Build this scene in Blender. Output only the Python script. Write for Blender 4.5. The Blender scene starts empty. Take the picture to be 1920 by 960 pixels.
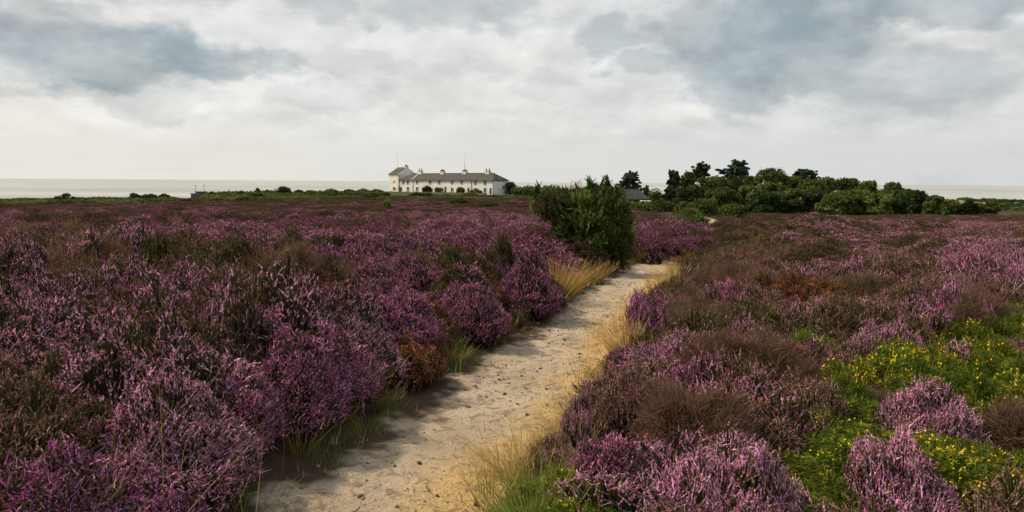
import bpy, math, random
import numpy as np
from mathutils import Vector, Matrix

S = bpy.context.scene
COL = S.collection
RAD = math.radians

# ------------------------------------------------------------------ camera
F = 1500.0                      # focal length in pixels of a 1920 wide frame
PITCH = math.atan(139.0 / F)
ROLL = 0.0072
CAM = np.array([0.0, 0.0, 1.75])
FWD = np.array([0, math.cos(PITCH), -math.sin(PITCH)])
UP0 = np.array([0, math.sin(PITCH), math.cos(PITCH)])
RX0 = np.array([1.0, 0, 0])
RIGHT = math.cos(ROLL) * RX0 + math.sin(ROLL) * UP0
UP = math.cos(ROLL) * UP0 - math.sin(ROLL) * RX0
cam_d = bpy.data.cameras.new('camera')
cam_d.sensor_width = 36.0
cam_d.lens = 36.0 * F / 1920.0
cam_d.clip_start = 0.05
cam_d.clip_end = 120000.0
cam = bpy.data.objects.new('camera', cam_d)
COL.objects.link(cam)
cam.matrix_world = Matrix(((RIGHT[0], UP[0], -FWD[0], CAM[0]),
                           (RIGHT[1], UP[1], -FWD[1], CAM[1]),
                           (RIGHT[2], UP[2], -FWD[2], CAM[2]),
                           (0, 0, 0, 1)))
S.camera = cam

# ------------------------------------------------------------------ view, sun, sky
S.view_settings.view_transform = 'Standard'
S.view_settings.look = 'None'
S.view_settings.gamma = 1.0
S.view_settings.use_curve_mapping = False
S.view_settings.exposure = 0.0
S.cycles.max_bounces = 6
S.cycles.diffuse_bounces = 3
S.cycles.transparent_max_bounces = 6
SUN_AZ, SUN_EL = RAD(-72), RAD(46)       # azimuth from +Y, clockwise positive
sun_d = bpy.data.lights.new('sun', 'SUN')
sun_d.energy = 4.4
sun_d.angle = RAD(3.0)
sun_d.color = (1.0, 0.82, 0.57)
sun = bpy.data.objects.new('sun', sun_d)
COL.objects.link(sun)
to_sun = Vector((math.sin(SUN_AZ) * math.cos(SUN_EL), math.cos(SUN_AZ) * math.cos(SUN_EL), math.sin(SUN_EL)))
sun.rotation_euler = to_sun.to_track_quat('Z', 'Y').to_euler()
sun.location = (-30, 20, 40)


class NT:
    """small helper to write node trees"""
    def __init__(s, tree):
        s.t = tree
        s.n = tree.nodes
        s.l = tree.links

    def new(s, typ, **kw):
        n = s.n.new(typ)
        for k, v in kw.items():
            setattr(n, k, v)
        return n

    def put(s, sock, v):
        if hasattr(v, 'is_output') or isinstance(v, bpy.types.NodeSocket):
            s.l.new(v, sock)
        elif isinstance(v, (tuple, list)) and sock.type == 'RGBA' and len(v) == 3:
            sock.default_value = (*v, 1)
        else:
            sock.default_value = v

    def math(s, op, a, b=None, c=None, clamp=False):
        n = s.new('ShaderNodeMath', operation=op, use_clamp=clamp)
        s.put(n.inputs[0], a)
        if b is not None:
            s.put(n.inputs[1], b)
        if c is not None:
            s.put(n.inputs[2], c)
        return n.outputs[0]

    def mix(s, f, a, b, mode='MIX'):
        n = s.new('ShaderNodeMix', data_type='RGBA', blend_type=mode)
        s.put(n.inputs[0], f)
        s.put(n.inputs[6], a)
        s.put(n.inputs[7], b)
        return n.outputs[2]

    def noise(s, vec, scale, detail=4, rough=.55, dist=0.0, out=0):
        n = s.new('ShaderNodeTexNoise')
        s.put(n.inputs['Vector'], vec)
        n.inputs['Scale'].default_value = scale
        n.inputs['Detail'].default_value = detail
        n.inputs['Roughness'].default_value = rough
        n.inputs['Distortion'].default_value = dist
        return n.outputs[out]

    def smooth(s, v, a, b, lo=0.0, hi=1.0):
        n = s.new('ShaderNodeMapRange', interpolation_type='SMOOTHSTEP')
        s.put(n.inputs[0], v)
        for i, q in zip((1, 2, 3, 4), (a, b, lo, hi)):
            s.put(n.inputs[i], q)
        return n.outputs[0]

    def scalev(s, vec, xyz):
        n = s.new('ShaderNodeMapping')
        s.put(n.inputs['Vector'], vec)
        n.inputs['Scale'].default_value = xyz
        return n.outputs[0]


world = bpy.data.worlds.new('World')
S.world = world
world.use_nodes = True
W = NT(world.node_tree)
W.n.clear()
sky = W.new('ShaderNodeTexSky', sky_type='NISHITA')
sky.sun_disc = False
sky.sun_elevation = SUN_EL
sky.sun_rotation = SUN_AZ
sky.air_density = 1.0
sky.dust_density = 1.5
tc = W.new('ShaderNodeTexCoord')
sep = W.new('ShaderNodeSeparateXYZ')
W.put(sep.inputs[0], tc.outputs['Generated'])
dx, dy, dz = sep.outputs
# plane of the cloud layer
zc = W.math('ADD', W.math('MAXIMUM', dz, 0.0), 0.10)
cv = W.new('ShaderNodeCombineXYZ')
W.put(cv.inputs[0], W.math('DIVIDE', dx, zc))
W.put(cv.inputs[1], W.math('DIVIDE', dy, zc))
cp = cv.outputs[0]
az = W.math('ARCTAN2', dx, dy)
el = W.math('ARCSINE', dz)
ae = W.new('ShaderNodeCombineXYZ')
W.put(ae.inputs[0], az)
W.put(ae.inputs[1], W.math('MULTIPLY', el, 1.7))
aev = ae.outputs[0]
warp = W.new('ShaderNodeTexNoise')
W.put(warp.inputs['Vector'], aev)
warp.inputs['Scale'].default_value = 7.0
warp.inputs['Detail'].default_value = 7
warp.inputs['Roughness'].default_value = 0.6
wsep = W.new('ShaderNodeSeparateXYZ')
W.put(wsep.inputs[0], warp.outputs['Color'])
warp2 = W.new('ShaderNodeTexNoise')
W.put(warp2.inputs['Vector'], aev)
warp2.inputs['Scale'].default_value = 24.0
warp2.inputs['Detail'].default_value = 6
wsep2 = W.new('ShaderNodeSeparateXYZ')
W.put(wsep2.inputs[0], warp2.outputs['Color'])
azw = W.math('ADD', az, W.math('ADD', W.math('MULTIPLY', W.math('SUBTRACT', wsep.outputs[0], .5), .18), W.math('MULTIPLY', W.math('SUBTRACT', wsep2.outputs[0], .5), .07)))
elw = W.math('ADD', el, W.math('ADD', W.math('MULTIPLY', W.math('SUBTRACT', wsep.outputs[1], .5), .10), W.math('MULTIPLY', W.math('SUBTRACT', wsep2.outputs[1], .5), .05)))


def cloud_mask(az0, el0, ra, re, amp):
    a = W.math('DIVIDE', W.math('SUBTRACT', azw, az0), ra)
    b = W.math('DIVIDE', W.math('SUBTRACT', elw, el0), re)
    r2 = W.math('ADD', W.math('MULTIPLY', a, a), W.math('MULTIPLY', b, b))
    return W.smooth(r2, 1.20, 0.30, 0.0, amp)


def px_dir(px, py):
    d = FWD * F + RIGHT * (px - 960) + UP * (480 - py)
    d = d / np.linalg.norm(d)
    return math.atan2(d[0], d[1]), math.asin(d[2])


dark = None
for (px, py, rx, ry, amp) in CLOUDS if 'CLOUDS' in globals() else (
        (200, 95, 300, 62, .80), (430, 122, 150, 38, .65), (90, 20, 230, 30, .42), (620, 5, 110, 30, .40), (880, 15, 150, 60, .50),
        (1130, 60, 80, 40, .45), (1185, 122, 75, 26, .45), (650, 125, 110, 40, .26), (300, 188, 110, 30, .28), (610, 185, 110, 22, .22),
        (1430, 60, 230, 95, .85), (1375, 165, 110, 55, .62), (1680, 15, 300, 55, .72), (1520, 150, 70, 30, .35),
        (1690, 165, 170, 60, .42), (1040, 170, 90, 30, .15), (120, 150, 160, 22, .3), (300, -120, 600, 90, .5),
        (1500, -140, 600, 90, .5)):
    a0, e0 = px_dir(px, py)
    m = cloud_mask(a0, e0, rx / F, ry / F, amp)
    if dark is None:
        dark = m
    else:   # screen
        dark = W.math('SUBTRACT', W.math('ADD', dark, m), W.math('MULTIPLY', dark, m))
puff = W.noise(aev, 11.0, 8, .6)
fine = W.noise(W.scalev(cp, (.55, .55, 1)), 1.6, 7, .62)
bright = W.noise(aev, 5.0, 8, .58, .4)
base_h = W.mix(W.smooth(az, -.65, .55), (.83, .805, .745), (.69, .705, .695))
base_t = W.mix(W.smooth(az, -.65, .55), (.80, .80, .78), (.72, .74, .745))
basec = W.mix(W.smooth(el, .02, .24), base_h, base_t)
basec = W.mix(W.math('MULTIPLY', W.smooth(bright, .44, .66), W.smooth(el, .035, .09, 0, .75)), basec, (.96, .945, .91))
basec = W.mix(W.math('MULTIPLY', W.smooth(fine, .47, .68), W.smooth(el, .02, .12, .08, .36)), basec, (.47, .50, .51))
dk = W.math('MULTIPLY', dark, W.smooth(puff, .30, .64, .70, 1.12), clamp=True)
cloudc = W.mix(dk, basec, (.325, .395, .43))


def relief(scale, sy, det, shift, dist=0.0):
    v = W.scalev(ae.outputs[0], (1, sy, 1))
    va = W.new('ShaderNodeVectorMath', operation='ADD')
    W.put(va.inputs[0], v)
    va.inputs[1].default_value = (-.35 * shift, shift, 0)
    return W.math('SUBTRACT', W.noise(v, scale, det, .55, dist), W.noise(va.outputs[0], scale, det, .55, dist))


# billows lit from above: small cumulus low down, larger ones overhead
r1 = W.math('MULTIPLY', relief(9.0, 1.05, 8, .032, .2), W.smooth(el, .03, .075, 0, 1))
r2 = W.math('MULTIPLY', relief(4.6, .9, 7, .055, .3), W.smooth(el, .05, .14, 0, 1))
rl = W.math('ADD', 1.0, W.math('ADD', W.math('MULTIPLY', r1, .62), W.math('MULTIPLY', r2, .42)))
rl = W.math('MINIMUM', W.math('MAXIMUM', rl, .72), 1.32)
mulv = W.new('ShaderNodeVectorMath', operation='SCALE')
W.put(mulv.inputs[0], cloudc)
W.put(mulv.inputs['Scale'], rl)
cloudc = mulv.outputs[0]
# brighter veil around the hidden sun
sd = W.new('ShaderNodeVectorMath', operation='DOT_PRODUCT')
W.put(sd.inputs[0], tc.outputs['Generated'])
sd.inputs[1].default_value = to_sun
glow = W.smooth(sd.outputs['Value'], .80, 1.0, 0.0, 1.0)
cloudc = W.mix(glow, cloudc, (1.9, 1.75, 1.45))
bg1 = W.new('ShaderNodeBackground')
W.put(bg1.inputs[0], sky.outputs[0])
bg1.inputs[1].default_value = 0.10
bg2 = W.new('ShaderNodeBackground')
W.put(bg2.inputs[0], cloudc)
bg2.inputs[1].default_value = 1.0
cover = W.math('SUBTRACT', 0.97, W.math('MULTIPLY', W.smooth(W.noise(aev, 3.0, 5), .55, .75), .25))
ms = W.new('ShaderNodeMixShader')
W.put(ms.inputs[0], cover)
W.l.new(bg1.outputs[0], ms.inputs[1])
W.l.new(bg2.outputs[0], ms.inputs[2])
wo = W.new('ShaderNodeOutputWorld')
W.l.new(ms.outputs[0], wo.inputs[0])


# ------------------------------------------------------------------ maths helpers
def project(p):
    d = np.asarray(p, float) - CAM
    zc = d @ FWD
    zc = np.where(np.abs(zc) < 1e-3, 1e-3, zc)
    return 960 + F * (d @ RIGHT) / zc, 480 - F * (d @ UP) / zc, zc


def ray(px, py):
    d = FWD * F + RIGHT * (px - 960) + UP * (480 - py)
    return d / d[1]          # unit step in y


def sstep(a, b, x):
    t = np.clip((np.asarray(x, float) - a) / (b - a), 0, 1)
    return t * t * (3 - 2 * t)


_perm = np.random.RandomState(7).rand(256, 256)


def vnoise(x, y, seed=0):
    x = np.asarray(x, float) + seed * 17.31
    y = np.asarray(y, float) + seed * 9.77
    xi = np.floor(x).astype(int)
    yi = np.floor(y).astype(int)
    fx, fy = x - xi, y - yi
    fx = fx * fx * (3 - 2 * fx)
    fy = fy * fy * (3 - 2 * fy)
    g = lambda i, j: _perm[(xi + i) & 255, (yi + j) & 255]
    return (g(0, 0) * (1 - fx) + g(1, 0) * fx) * (1 - fy) + (g(0, 1) * (1 - fx) + g(1, 1) * fx) * fy


def fbm(x, y, seed=0, octv=4):
    s = 0
    a = .5
    tot = 0
    for o in range(octv):
        s = s + a * vnoise(np.asarray(x) * 2 ** o, np.asarray(y) * 2 ** o, seed + o)
        tot += a
        a *= .5
    return s / tot


# ------------------------------------------------------------------ terrain function
_by = np.linspace(-80, 1000, 5401)
_bz = np.interp(_by, [-80, 12, 38, 80, 150, 200, 300, 1000], [0.1, 0, -.62, -1.75, -2.9, -3.2, -3.4, -3.4])
_k = np.ones(41) / 41
_bz = np.convolve(np.pad(_bz, 20, mode='edge'), _k, mode='valid')


def base_z(y):
    return np.interp(y, _by, _bz)


def flat_hit(px, py):
    """point of the gentle base slope seen at a pixel"""
    d = ray(px, py)
    lo, hi = .5, 900.0
    for _ in range(60):
        m = (lo + hi) / 2
        if CAM[2] + d[2] * m > base_z(m):
            lo = m
        else:
            hi = m
    return np.array([d[0] * lo, lo, float(base_z(lo))])


_L = np.array([flat_hit(*p) for p in ((420, 960), (560, 880), (680, 800), (775, 740), (870, 675), (960, 622), (1032, 580), (1085, 546), (1118, 525), (1168, 500), (1195, 492), (1240, 483), (1290, 471))])
_R = np.array([flat_hit(*p) for p in ((915, 960), (985, 870), (1075, 770), (1150, 690), (1192, 630), (1210, 590), (1250, 540), (1275, 510), (1298, 482), (1345, 471))])
_py = np.concatenate([[-12, 1.0], np.linspace(3.95, 19.6, 46), [21.2, 24, 30, 45, 58, 72, 95, 130]])
_lx = np.concatenate([[-6.2, -2.9], np.interp(np.linspace(3.95, 19.6, 46), _L[:, 1], _L[:, 0]), [5.9, 7.75, 9.25, 10.9, 13.85, 17.5, 21, 25]])
_rx = np.concatenate([[-4.6, -1.3], np.interp(np.linspace(3.95, 19.6, 46), _R[:, 1], _R[:, 0]), [6.8, 8.25, 9.75, 11.8, 14.75, 18.6, 22, 26]])


def _sm(a, n=5):
    return np.convolve(np.pad(a, n // 2, mode='edge'), np.ones(n) / n, mode='valid')


_lx[2:48] = _sm(_lx[2:48])
_rx[2:48] = _sm(_rx[2:48])


def path_lr(y):
    wob = (fbm(np.asarray(y) * 1.7, 0 * np.asarray(y), 3) - .5) * .28
    wob2 = (fbm(np.asarray(y) * 1.9, 0 * np.asarray(y) + 5, 4) - .5) * .28
    a = np.interp(y, _py, _lx) + wob
    b_ = np.interp(y, _py, _rx) + wob2
    nar = sstep(20.3, 22.5, y) * sstep(45, 40, y) * .42
    return a + (b_ - a) * nar, b_ - (b_ - a) * nar


def path_out(x, y):
    """signed distance outside the path edge, negative on the path; and side"""
    l, r = path_lr(y)
    c = .86
    dl = (l - x) * c
    dr = (x - r) * c
    d = np.maximum(dl, dr)
    d = np.where(np.asarray(y) > 100, 9.0, d)
    return d, np.where(dl > dr, -1, 1)


def gz(x, y, rough=True):
    x = np.asarray(x, float)
    y = np.asarray(y, float)
    z = base_z(y)
    q = x / np.maximum(y, 2.0)
    z = z + np.interp(q, [-.64, -.44, -.37, -.21, -.07], [-1.9, -1.05, -.5, .2, .45]) * sstep(45, 200, y)
    z = z - .55 * sstep(.10, .20, q) * sstep(30, 85, y)
    z = z + .36 * np.exp(-((y - 27) / 9.0) ** 2) * sstep(.262, .36, q) + .22 * np.exp(-((y - 25) / 6.0) ** 2) * sstep(.25, .29, q) * sstep(.46, .38, q)
    z = z + .10 * np.exp(-((y - 55) / 14.0) ** 2) * sstep(.34, .50, q)
    d, side = path_out(x, y)
    if rough:
        n = .30 * (fbm(x / 7, y / 7, 1, 3) - .5) + .26 * (fbm(x / 2.3, y / 2.3, 2, 2) - .5) * sstep(120, 30, y)
        z = z + n * sstep(-.1, 1.2, d) * sstep(260, 120, y)
    z = z + np.where(side < 0, .20, .06) * sstep(-.12, .6, d) * sstep(70, 20, y)
    z = z - .07 * sstep(.15, -.1, d) * sstep(120, 90, y)
    # right: slope down to a green marsh
    low = sstep(.33, .42, q) * sstep(140, 330, y)
    z = z * (1 - low) + (-12.3 + .8 * (fbm(x / 60, y / 60, 8) - .5)) * low
    # cliff to the sea
    yc = np.where(q < -.17, 246, 330) + 14 * (fbm(x / 40, y * 0, 11) - .5)
    yc = yc + sstep(.31, .40, q) * 465
    z = z - 16 * sstep(yc, yc + 26, y)
    return z


def hit(px, py):
    d = ray(px, py)
    t = np.concatenate([np.linspace(1.5, 40, 1500), np.linspace(40, 900, 3000)[1:]])
    below = CAM[2] + d[2] * t < gz(d[0] * t, t, False)
    i = int(np.argmax(below)) if below.any() else len(t) - 1
    return np.array([d[0] * t[i], t[i], float(gz(d[0] * t[i], t[i]))])


def at(px, Y):
    """ground point at depth Y under pixel column px (near the horizon)"""
    x = ray(px, 370)[0] * Y
    return np.array([x, Y, float(gz(x, Y))])


# ------------------------------------------------------------------ materials
def new_mat(name):
    m = bpy.data.materials.new(name)
    m.use_nodes = True
    t = NT(m.node_tree)
    t.n.clear()
    out = t.new('ShaderNodeOutputMaterial')
    return m, t, out


def leaf_mat(name, trans=.35, rough_noise=6.0, var=.25):
    m, t, out = new_mat(name)
    at_ = t.new('ShaderNodeAttribute', attribute_name='Col')
    geo = t.new('ShaderNodeNewGeometry')
    oi = t.new('ShaderNodeObjectInfo')
    n = t.noise(geo.outputs['Position'], rough_noise, 3)
    hsv = t.new('ShaderNodeHueSaturation')
    t.put(hsv.inputs['Color'], at_.outputs['Color'])
    t.put(hsv.inputs['Hue'], t.math('ADD', .485, t.math('MULTIPLY', oi.outputs['Random'], .03)))
    hsv.inputs['Saturation'].default_value = 1.0
    t.put(hsv.inputs['Value'], t.smooth(n, .3, .7, 1 - var, 1 + var))
    d = t.new('ShaderNodeBsdfDiffuse')
    t.put(d.inputs[0], hsv.outputs[0])
    tr = t.new('ShaderNodeBsdfTranslucent')
    t.put(tr.inputs[0], hsv.outputs[0])
    mx = t.new('ShaderNodeMixShader')
    mx.inputs[0].default_value = trans
    t.l.new(d.outputs[0], mx.inputs[1])
    t.l.new(tr.outputs[0], mx.inputs[2])
    t.l.new(mx.outputs[0], out.inputs[0])
    return m


def plain_mat(name, col, rough=.7, col2=None, scale=3.0, bump=0.0, bscale=30.0, spec=.3, metal=0.0):
    m, t, out = new_mat(name)
    p = t.new('ShaderNodeBsdfPrincipled')
    geo = t.new('ShaderNodeTexCoord')
    c2 = col2 if col2 else tuple(v * .7 for v in col)
    n = t.noise(geo.outputs['Object'], scale, 5, .6)
    t.put(p.inputs['Base Color'], t.mix(t.smooth(n, .35, .7), col, c2))
    p.inputs['Roughness'].default_value = rough
    p.inputs['Specular IOR Level'].default_value = spec
    p.inputs['Metallic'].default_value = metal
    if bump:
        b = t.new('ShaderNodeBump')
        b.inputs['Strength'].default_value = bump
        b.inputs['Distance'].default_value = .02
        t.put(b.inputs['Height'], t.noise(geo.outputs['Object'], bscale, 4))
        t.l.new(b.outputs[0], p.inputs['Normal'])
    t.l.new(p.outputs[0], out.inputs[0])
    return m


M = {}
M['heather'] = leaf_mat('heather_shoots', .45, 5.0, .22)
M['leaf'] = leaf_mat('green_leaves', .30, .35, .30)
M['gorse'] = leaf_mat('gorse_needles', .30, 5.0, .25)
M['grass'] = leaf_mat('grass_blades', .45, 4.0, .2)
M['bark'] = plain_mat('bark', (.09, .065, .045), .9, (.05, .04, .03), 6, .5, 20)
M['render'] = plain_mat('whitewashed_render', (.66, .665, .64), .85, (.56, .56, .52), .55, .2, 8)
M['slate'] = plain_mat('roof_slates', (.026, .027, .026), .75, (.045, .044, .038), .8, .4, 9)
M['slate_moss'] = plain_mat('mossy_tiles', (.036, .035, .026), .8, (.06, .054, .036), 1.0, .4, 9)
M['pot'] = plain_mat('terracotta', (.19, .07, .045), .85)
M['glass'] = plain_mat('dark_glass', (.012, .014, .016), .25, spec=.3)
M['frame'] = plain_mat('white_frame', (.75, .75, .72), .5)
M['blue'] = plain_mat('blue_door', (.03, .075, .20), .5)
M['bluegrey'] = plain_mat('slate_blue_door', (.06, .09, .13), .5)
M['brown'] = plain_mat('brown_door', (.16, .07, .03), .6)
M['pipe'] = plain_mat('dark_pipe', (.09, .085, .075), .6)
M['tar'] = plain_mat('tarred_boards', (.018, .017, .018), .8, (.03, .028, .027), 2, .3, 12)
M['barnroof'] = plain_mat('dark_felt_roof', (.028, .028, .031), .8, (.048, .046, .046), 1.2, .3, 8)
M['concrete'] = plain_mat('weathered_concrete', (.12, .115, .10), .9, (.06, .06, .05), 1.5, .4, 10)
M['steel'] = plain_mat('grey_steel', (.16, .16, .155), .5, metal=.3)
M['whitepaint'] = plain_mat('white_paint', (.80, .80, .79), .35)
M['rubber'] = plain_mat('rubber', (.02, .02, .02), .8)
M['stone'] = plain_mat('pebbles', (.30, .26, .21), .85, (.16, .13, .10), 8)
M['dark_stone'] = plain_mat('dark_clods', (.10, .08, .065), .9, (.06, .05, .04), 8)
M['deadwood'] = plain_mat('bleached_twigs', (.36, .32, .27), .8, (.22, .19, .15), 9)


# ------------------------------------------------------------------ mesh helpers
class MB:
    """collects vertices, faces and point colours, then links ONE mesh object"""
    def __init__(s):
        s.v, s.q, s.t, s.c, s.n = [], [], [], [], 0

    def add(s, v, quads=None, tris=None, col=None):
        v = np.asarray(v, float).reshape(-1, 3)
        if quads is not None and len(quads):
            s.q.append(np.asarray(quads, int).reshape(-1, 4) + s.n)
        if tris is not None and len(tris):
            s.t.append(np.asarray(tris, int).reshape(-1, 3) + s.n)
        s.v.append(v)
        if col is None:
            col = (.5, .5, .5)
        c = np.asarray(col, float)
        if c.ndim == 1:
            c = np.tile(c, (len(v), 1))
        s.c.append(c)
        s.n += len(v)
        return s

    def box(s, c, size, rz=0.0, axes=None):
        sx, sy, sz = [q / 2 for q in size]
        p = np.array([[x, y, z] for z in (-sz, sz) for y in (-sy, sy) for x in (-sx, sx)])
        if axes is not None:
            p = p[:, :1] * axes[0] + p[:, 1:2] * axes[1] + p[:, 2:3] * np.array([0, 0, 1.0])
        else:
            R = np.array([[math.cos(rz), -math.sin(rz), 0], [math.sin(rz), math.cos(rz), 0], [0, 0, 1]])
            p = p @ R.T
        return s.add(p + np.asarray(c, float), quads=[(0, 2, 3, 1), (4, 5, 7, 6), (0, 1, 5, 4), (2, 6, 7, 3), (1, 3, 7, 5), (0, 4, 6, 2)])

    def tube(s, pts, rads, n=8, col=None, cap=True):
        pts = np.asarray(pts, float)
        rads = np.broadcast_to(rads, (len(pts),))
        vs = []
        for i, p in enumerate(pts):
            d = pts[min(i + 1, len(pts) - 1)] - pts[max(i - 1, 0)]
            d = d / (np.linalg.norm(d) + 1e-9)
            a = np.cross(d, [0, 0, 1] if abs(d[2]) < .9 else [1, 0, 0])
            a /= np.linalg.norm(a)
            b = np.cross(d, a)
            for k in range(n):
                an = 2 * math.pi * k / n
                vs.append(p + rads[i] * (math.cos(an) * a + math.sin(an) * b))
        q = [(i * n + k, i * n + (k + 1) % n, (i + 1) * n + (k + 1) % n, (i + 1) * n + k) for i in range(len(pts) - 1) for k in range(n)]
        t = []
        if cap:
            vs.append(pts[-1])
            c = len(vs) - 1
            o = (len(pts) - 1) * n
            t += [(o + k, o + (k + 1) % n, c) for k in range(n)]
            vs.append(pts[0])
            t += [((k + 1) % n, k, c + 1) for k in range(n)]
        return s.add(vs, q, t, col)

    def mesh(s, name, mat, smooth=False):
        me = bpy.data.meshes.new(name)
        v = np.concatenate(s.v).astype(np.float32)
        nq = sum(len(a) for a in s.q)
        nt = sum(len(a) for a in s.t)
        loops = []
        if nq:
            loops.append(np.concatenate(s.q).ravel())
        if nt:
            loops.append(np.concatenate(s.t).ravel())
        loops = np.concatenate(loops).astype(np.int32)
        starts = np.concatenate([np.arange(nq) * 4, nq * 4 + np.arange(nt) * 3]).astype(np.int32)
        me.vertices.add(len(v))
        me.vertices.foreach_set('co', v.ravel())
        me.loops.add(len(loops))
        me.loops.foreach_set('vertex_index', loops)
        me.polygons.add(nq + nt)
        me.polygons.foreach_set('loop_start', starts)
        me.polygons.foreach_set('use_smooth', np.full(nq + nt, bool(smooth)))
        me.update(calc_edges=True)
        a = me.color_attributes.new('Col', 'FLOAT_COLOR', 'POINT')
        c = np.concatenate(s.c)
        c = np.concatenate([c, np.ones((len(c), 1))], 1).astype(np.float32)
        a.data.foreach_set('color', c.ravel())
        if mat:
            me.materials.append(mat)
        return me

    def build(s, name, mat, parent=None, smooth=False, loc=None, link=True):
        o = bpy.data.objects.new(name, s.mesh(name, mat, smooth))
        if link:
            COL.objects.link(o)
        if parent is not None:
            o.parent = parent
        if loc is not None:
            o.location = loc
        return o


def tag(o, label=None, cat=None, group=None, kind=None):
    if label:
        o['label'] = label
    if cat:
        o['category'] = cat
    if group:
        o['group'] = group
    if kind:
        o['kind'] = kind
    return o


def thing(name, label, cat, loc, group=None, rz=0.0):
    o = bpy.data.objects.new(name, None)
    o.empty_display_size = .2
    COL.objects.link(o)
    o.location = loc
    o.rotation_euler = (0, 0, rz)
    return tag(o, label, cat, group)


def unit(v):
    return v / (np.linalg.norm(v, axis=-1, keepdims=True) + 1e-9)


def batch_tubes(mb, base, d, length, ring_t, ring_r, ring_c, sides=4, bend=None, rng=None, twist=True):
    """many tapered tubes at once. ring_r (N,K), ring_c (N,K,3)"""
    N, K = ring_r.shape
    d = unit(d)
    ref = np.where(np.abs(d[:, 2:3]) < .9, np.array([[0, 0, 1.0]]), np.array([[1.0, 0, 0]]))
    a = unit(np.cross(d, ref))
    b = np.cross(d, a)
    ph = rng.rand(N) * 6.28
    V = np.zeros((N, K, sides, 3))
    for k in range(K):
        cen = base + d * (length * ring_t[k])[:, None]
        if bend is not None:
            cen = cen + bend * (ring_t[k] ** 2)
        for s_ in range(sides):
            an = ph + 2 * math.pi * s_ / sides + (k * .8 if twist else 0)
            V[:, k, s_] = cen + ring_r[:, k][:, None] * (np.cos(an)[:, None] * a + np.sin(an)[:, None] * b)
    idx = np.arange(N * K * sides).reshape(N, K, sides)
    q = []
    for k in range(K - 1):
        for s_ in range(sides):
            q.append(np.stack([idx[:, k, s_], idx[:, k, (s_ + 1) % sides], idx[:, k + 1, (s_ + 1) % sides], idx[:, k + 1, s_]], -1))
    C = np.repeat(ring_c[:, :, None, :], sides, 2)
    mb.add(V.reshape(-1, 3), np.concatenate(q), None, C.reshape(-1, 3))


def batch_ribbons(mb, base, d, bend, length, width, c0, c1, K, rng):
    """many flat tapering blades"""
    N = len(base)
    d = unit(d)
    side = unit(np.cross(d, rng.randn(N, 3)))
    ts = np.linspace(0, 1, K)
    V = np.zeros((N, K, 2, 3))
    C = np.zeros((N, K, 2, 3))
    for k, t in enumerate(ts):
        cen = base + d * (length * t)[:, None] + bend * (t * t)
        w = width * (1 - t * .92) * .5
        V[:, k, 0] = cen - side * w[:, None]
        V[:, k, 1] = cen + side * w[:, None]
        C[:, k, :] = (c0 * (1 - t) + c1 * t)[:, None, :]
    idx = np.arange(N * K * 2).reshape(N, K, 2)
    q = np.concatenate([np.stack([idx[:, k, 0], idx[:, k, 1], idx[:, k + 1, 1], idx[:, k + 1, 0]], -1) for k in range(K - 1)])
    mb.add(V.reshape(-1, 3), q, None, C.reshape(-1, 3))


def pick(rng, pal, n, var=.18):
    pal = np.asarray(pal, float)
    c = pal[rng.randint(0, len(pal), n)]
    return np.clip(c * (1 + var * rng.randn(n, 1)), .004, .95)


PAL = {
    'purple': [(.60, .20, .47), (.48, .13, .37), (.70, .31, .56), (.54, .21, .40), (.33, .095, .22), (.58, .31, .41)],
    'pink': [(.80, .40, .65), (.72, .31, .56), (.86, .53, .70), (.60, .26, .46), (.68, .42, .46), (.52, .28, .31)],
    'mauve': [(.38, .20, .23), (.28, .15, .15), (.48, .28, .30), (.35, .15, .22), (.20, .13, .075), (.30, .20, .14)],
    'olive': [(.155, .13, .055), (.12, .11, .045), (.20, .155, .085), (.27, .17, .14)],
    'dead': [(.13, .082, .05), (.18, .12, .08), (.09, .056, .036), (.15, .10, .07)],
    'rust': [(.40, .18, .06), (.32, .13, .055), (.26, .09, .08), (.42, .23, .08), (.34, .10, .18), (.20, .12, .05), (.14, .11, .04)],
    'gorse': [(.085, .125, .018), (.14, .175, .026), (.05, .08, .014), (.20, .21, .035), (.11, .14, .02)],
}
FOL = [(.075, .08, .03), (.055, .062, .024), (.10, .085, .04)]


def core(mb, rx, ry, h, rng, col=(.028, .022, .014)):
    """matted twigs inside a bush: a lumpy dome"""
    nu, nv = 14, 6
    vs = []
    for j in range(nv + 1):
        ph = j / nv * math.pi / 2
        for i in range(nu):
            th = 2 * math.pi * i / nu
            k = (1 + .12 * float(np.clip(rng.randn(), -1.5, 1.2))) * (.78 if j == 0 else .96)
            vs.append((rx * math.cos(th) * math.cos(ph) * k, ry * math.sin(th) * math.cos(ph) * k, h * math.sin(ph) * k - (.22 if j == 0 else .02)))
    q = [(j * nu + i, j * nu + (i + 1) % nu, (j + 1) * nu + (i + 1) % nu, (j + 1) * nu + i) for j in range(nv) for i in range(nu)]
    mb.add(vs, q, None, np.array(col) * (1 + .2 * rng.randn(len(vs), 1)))


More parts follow.
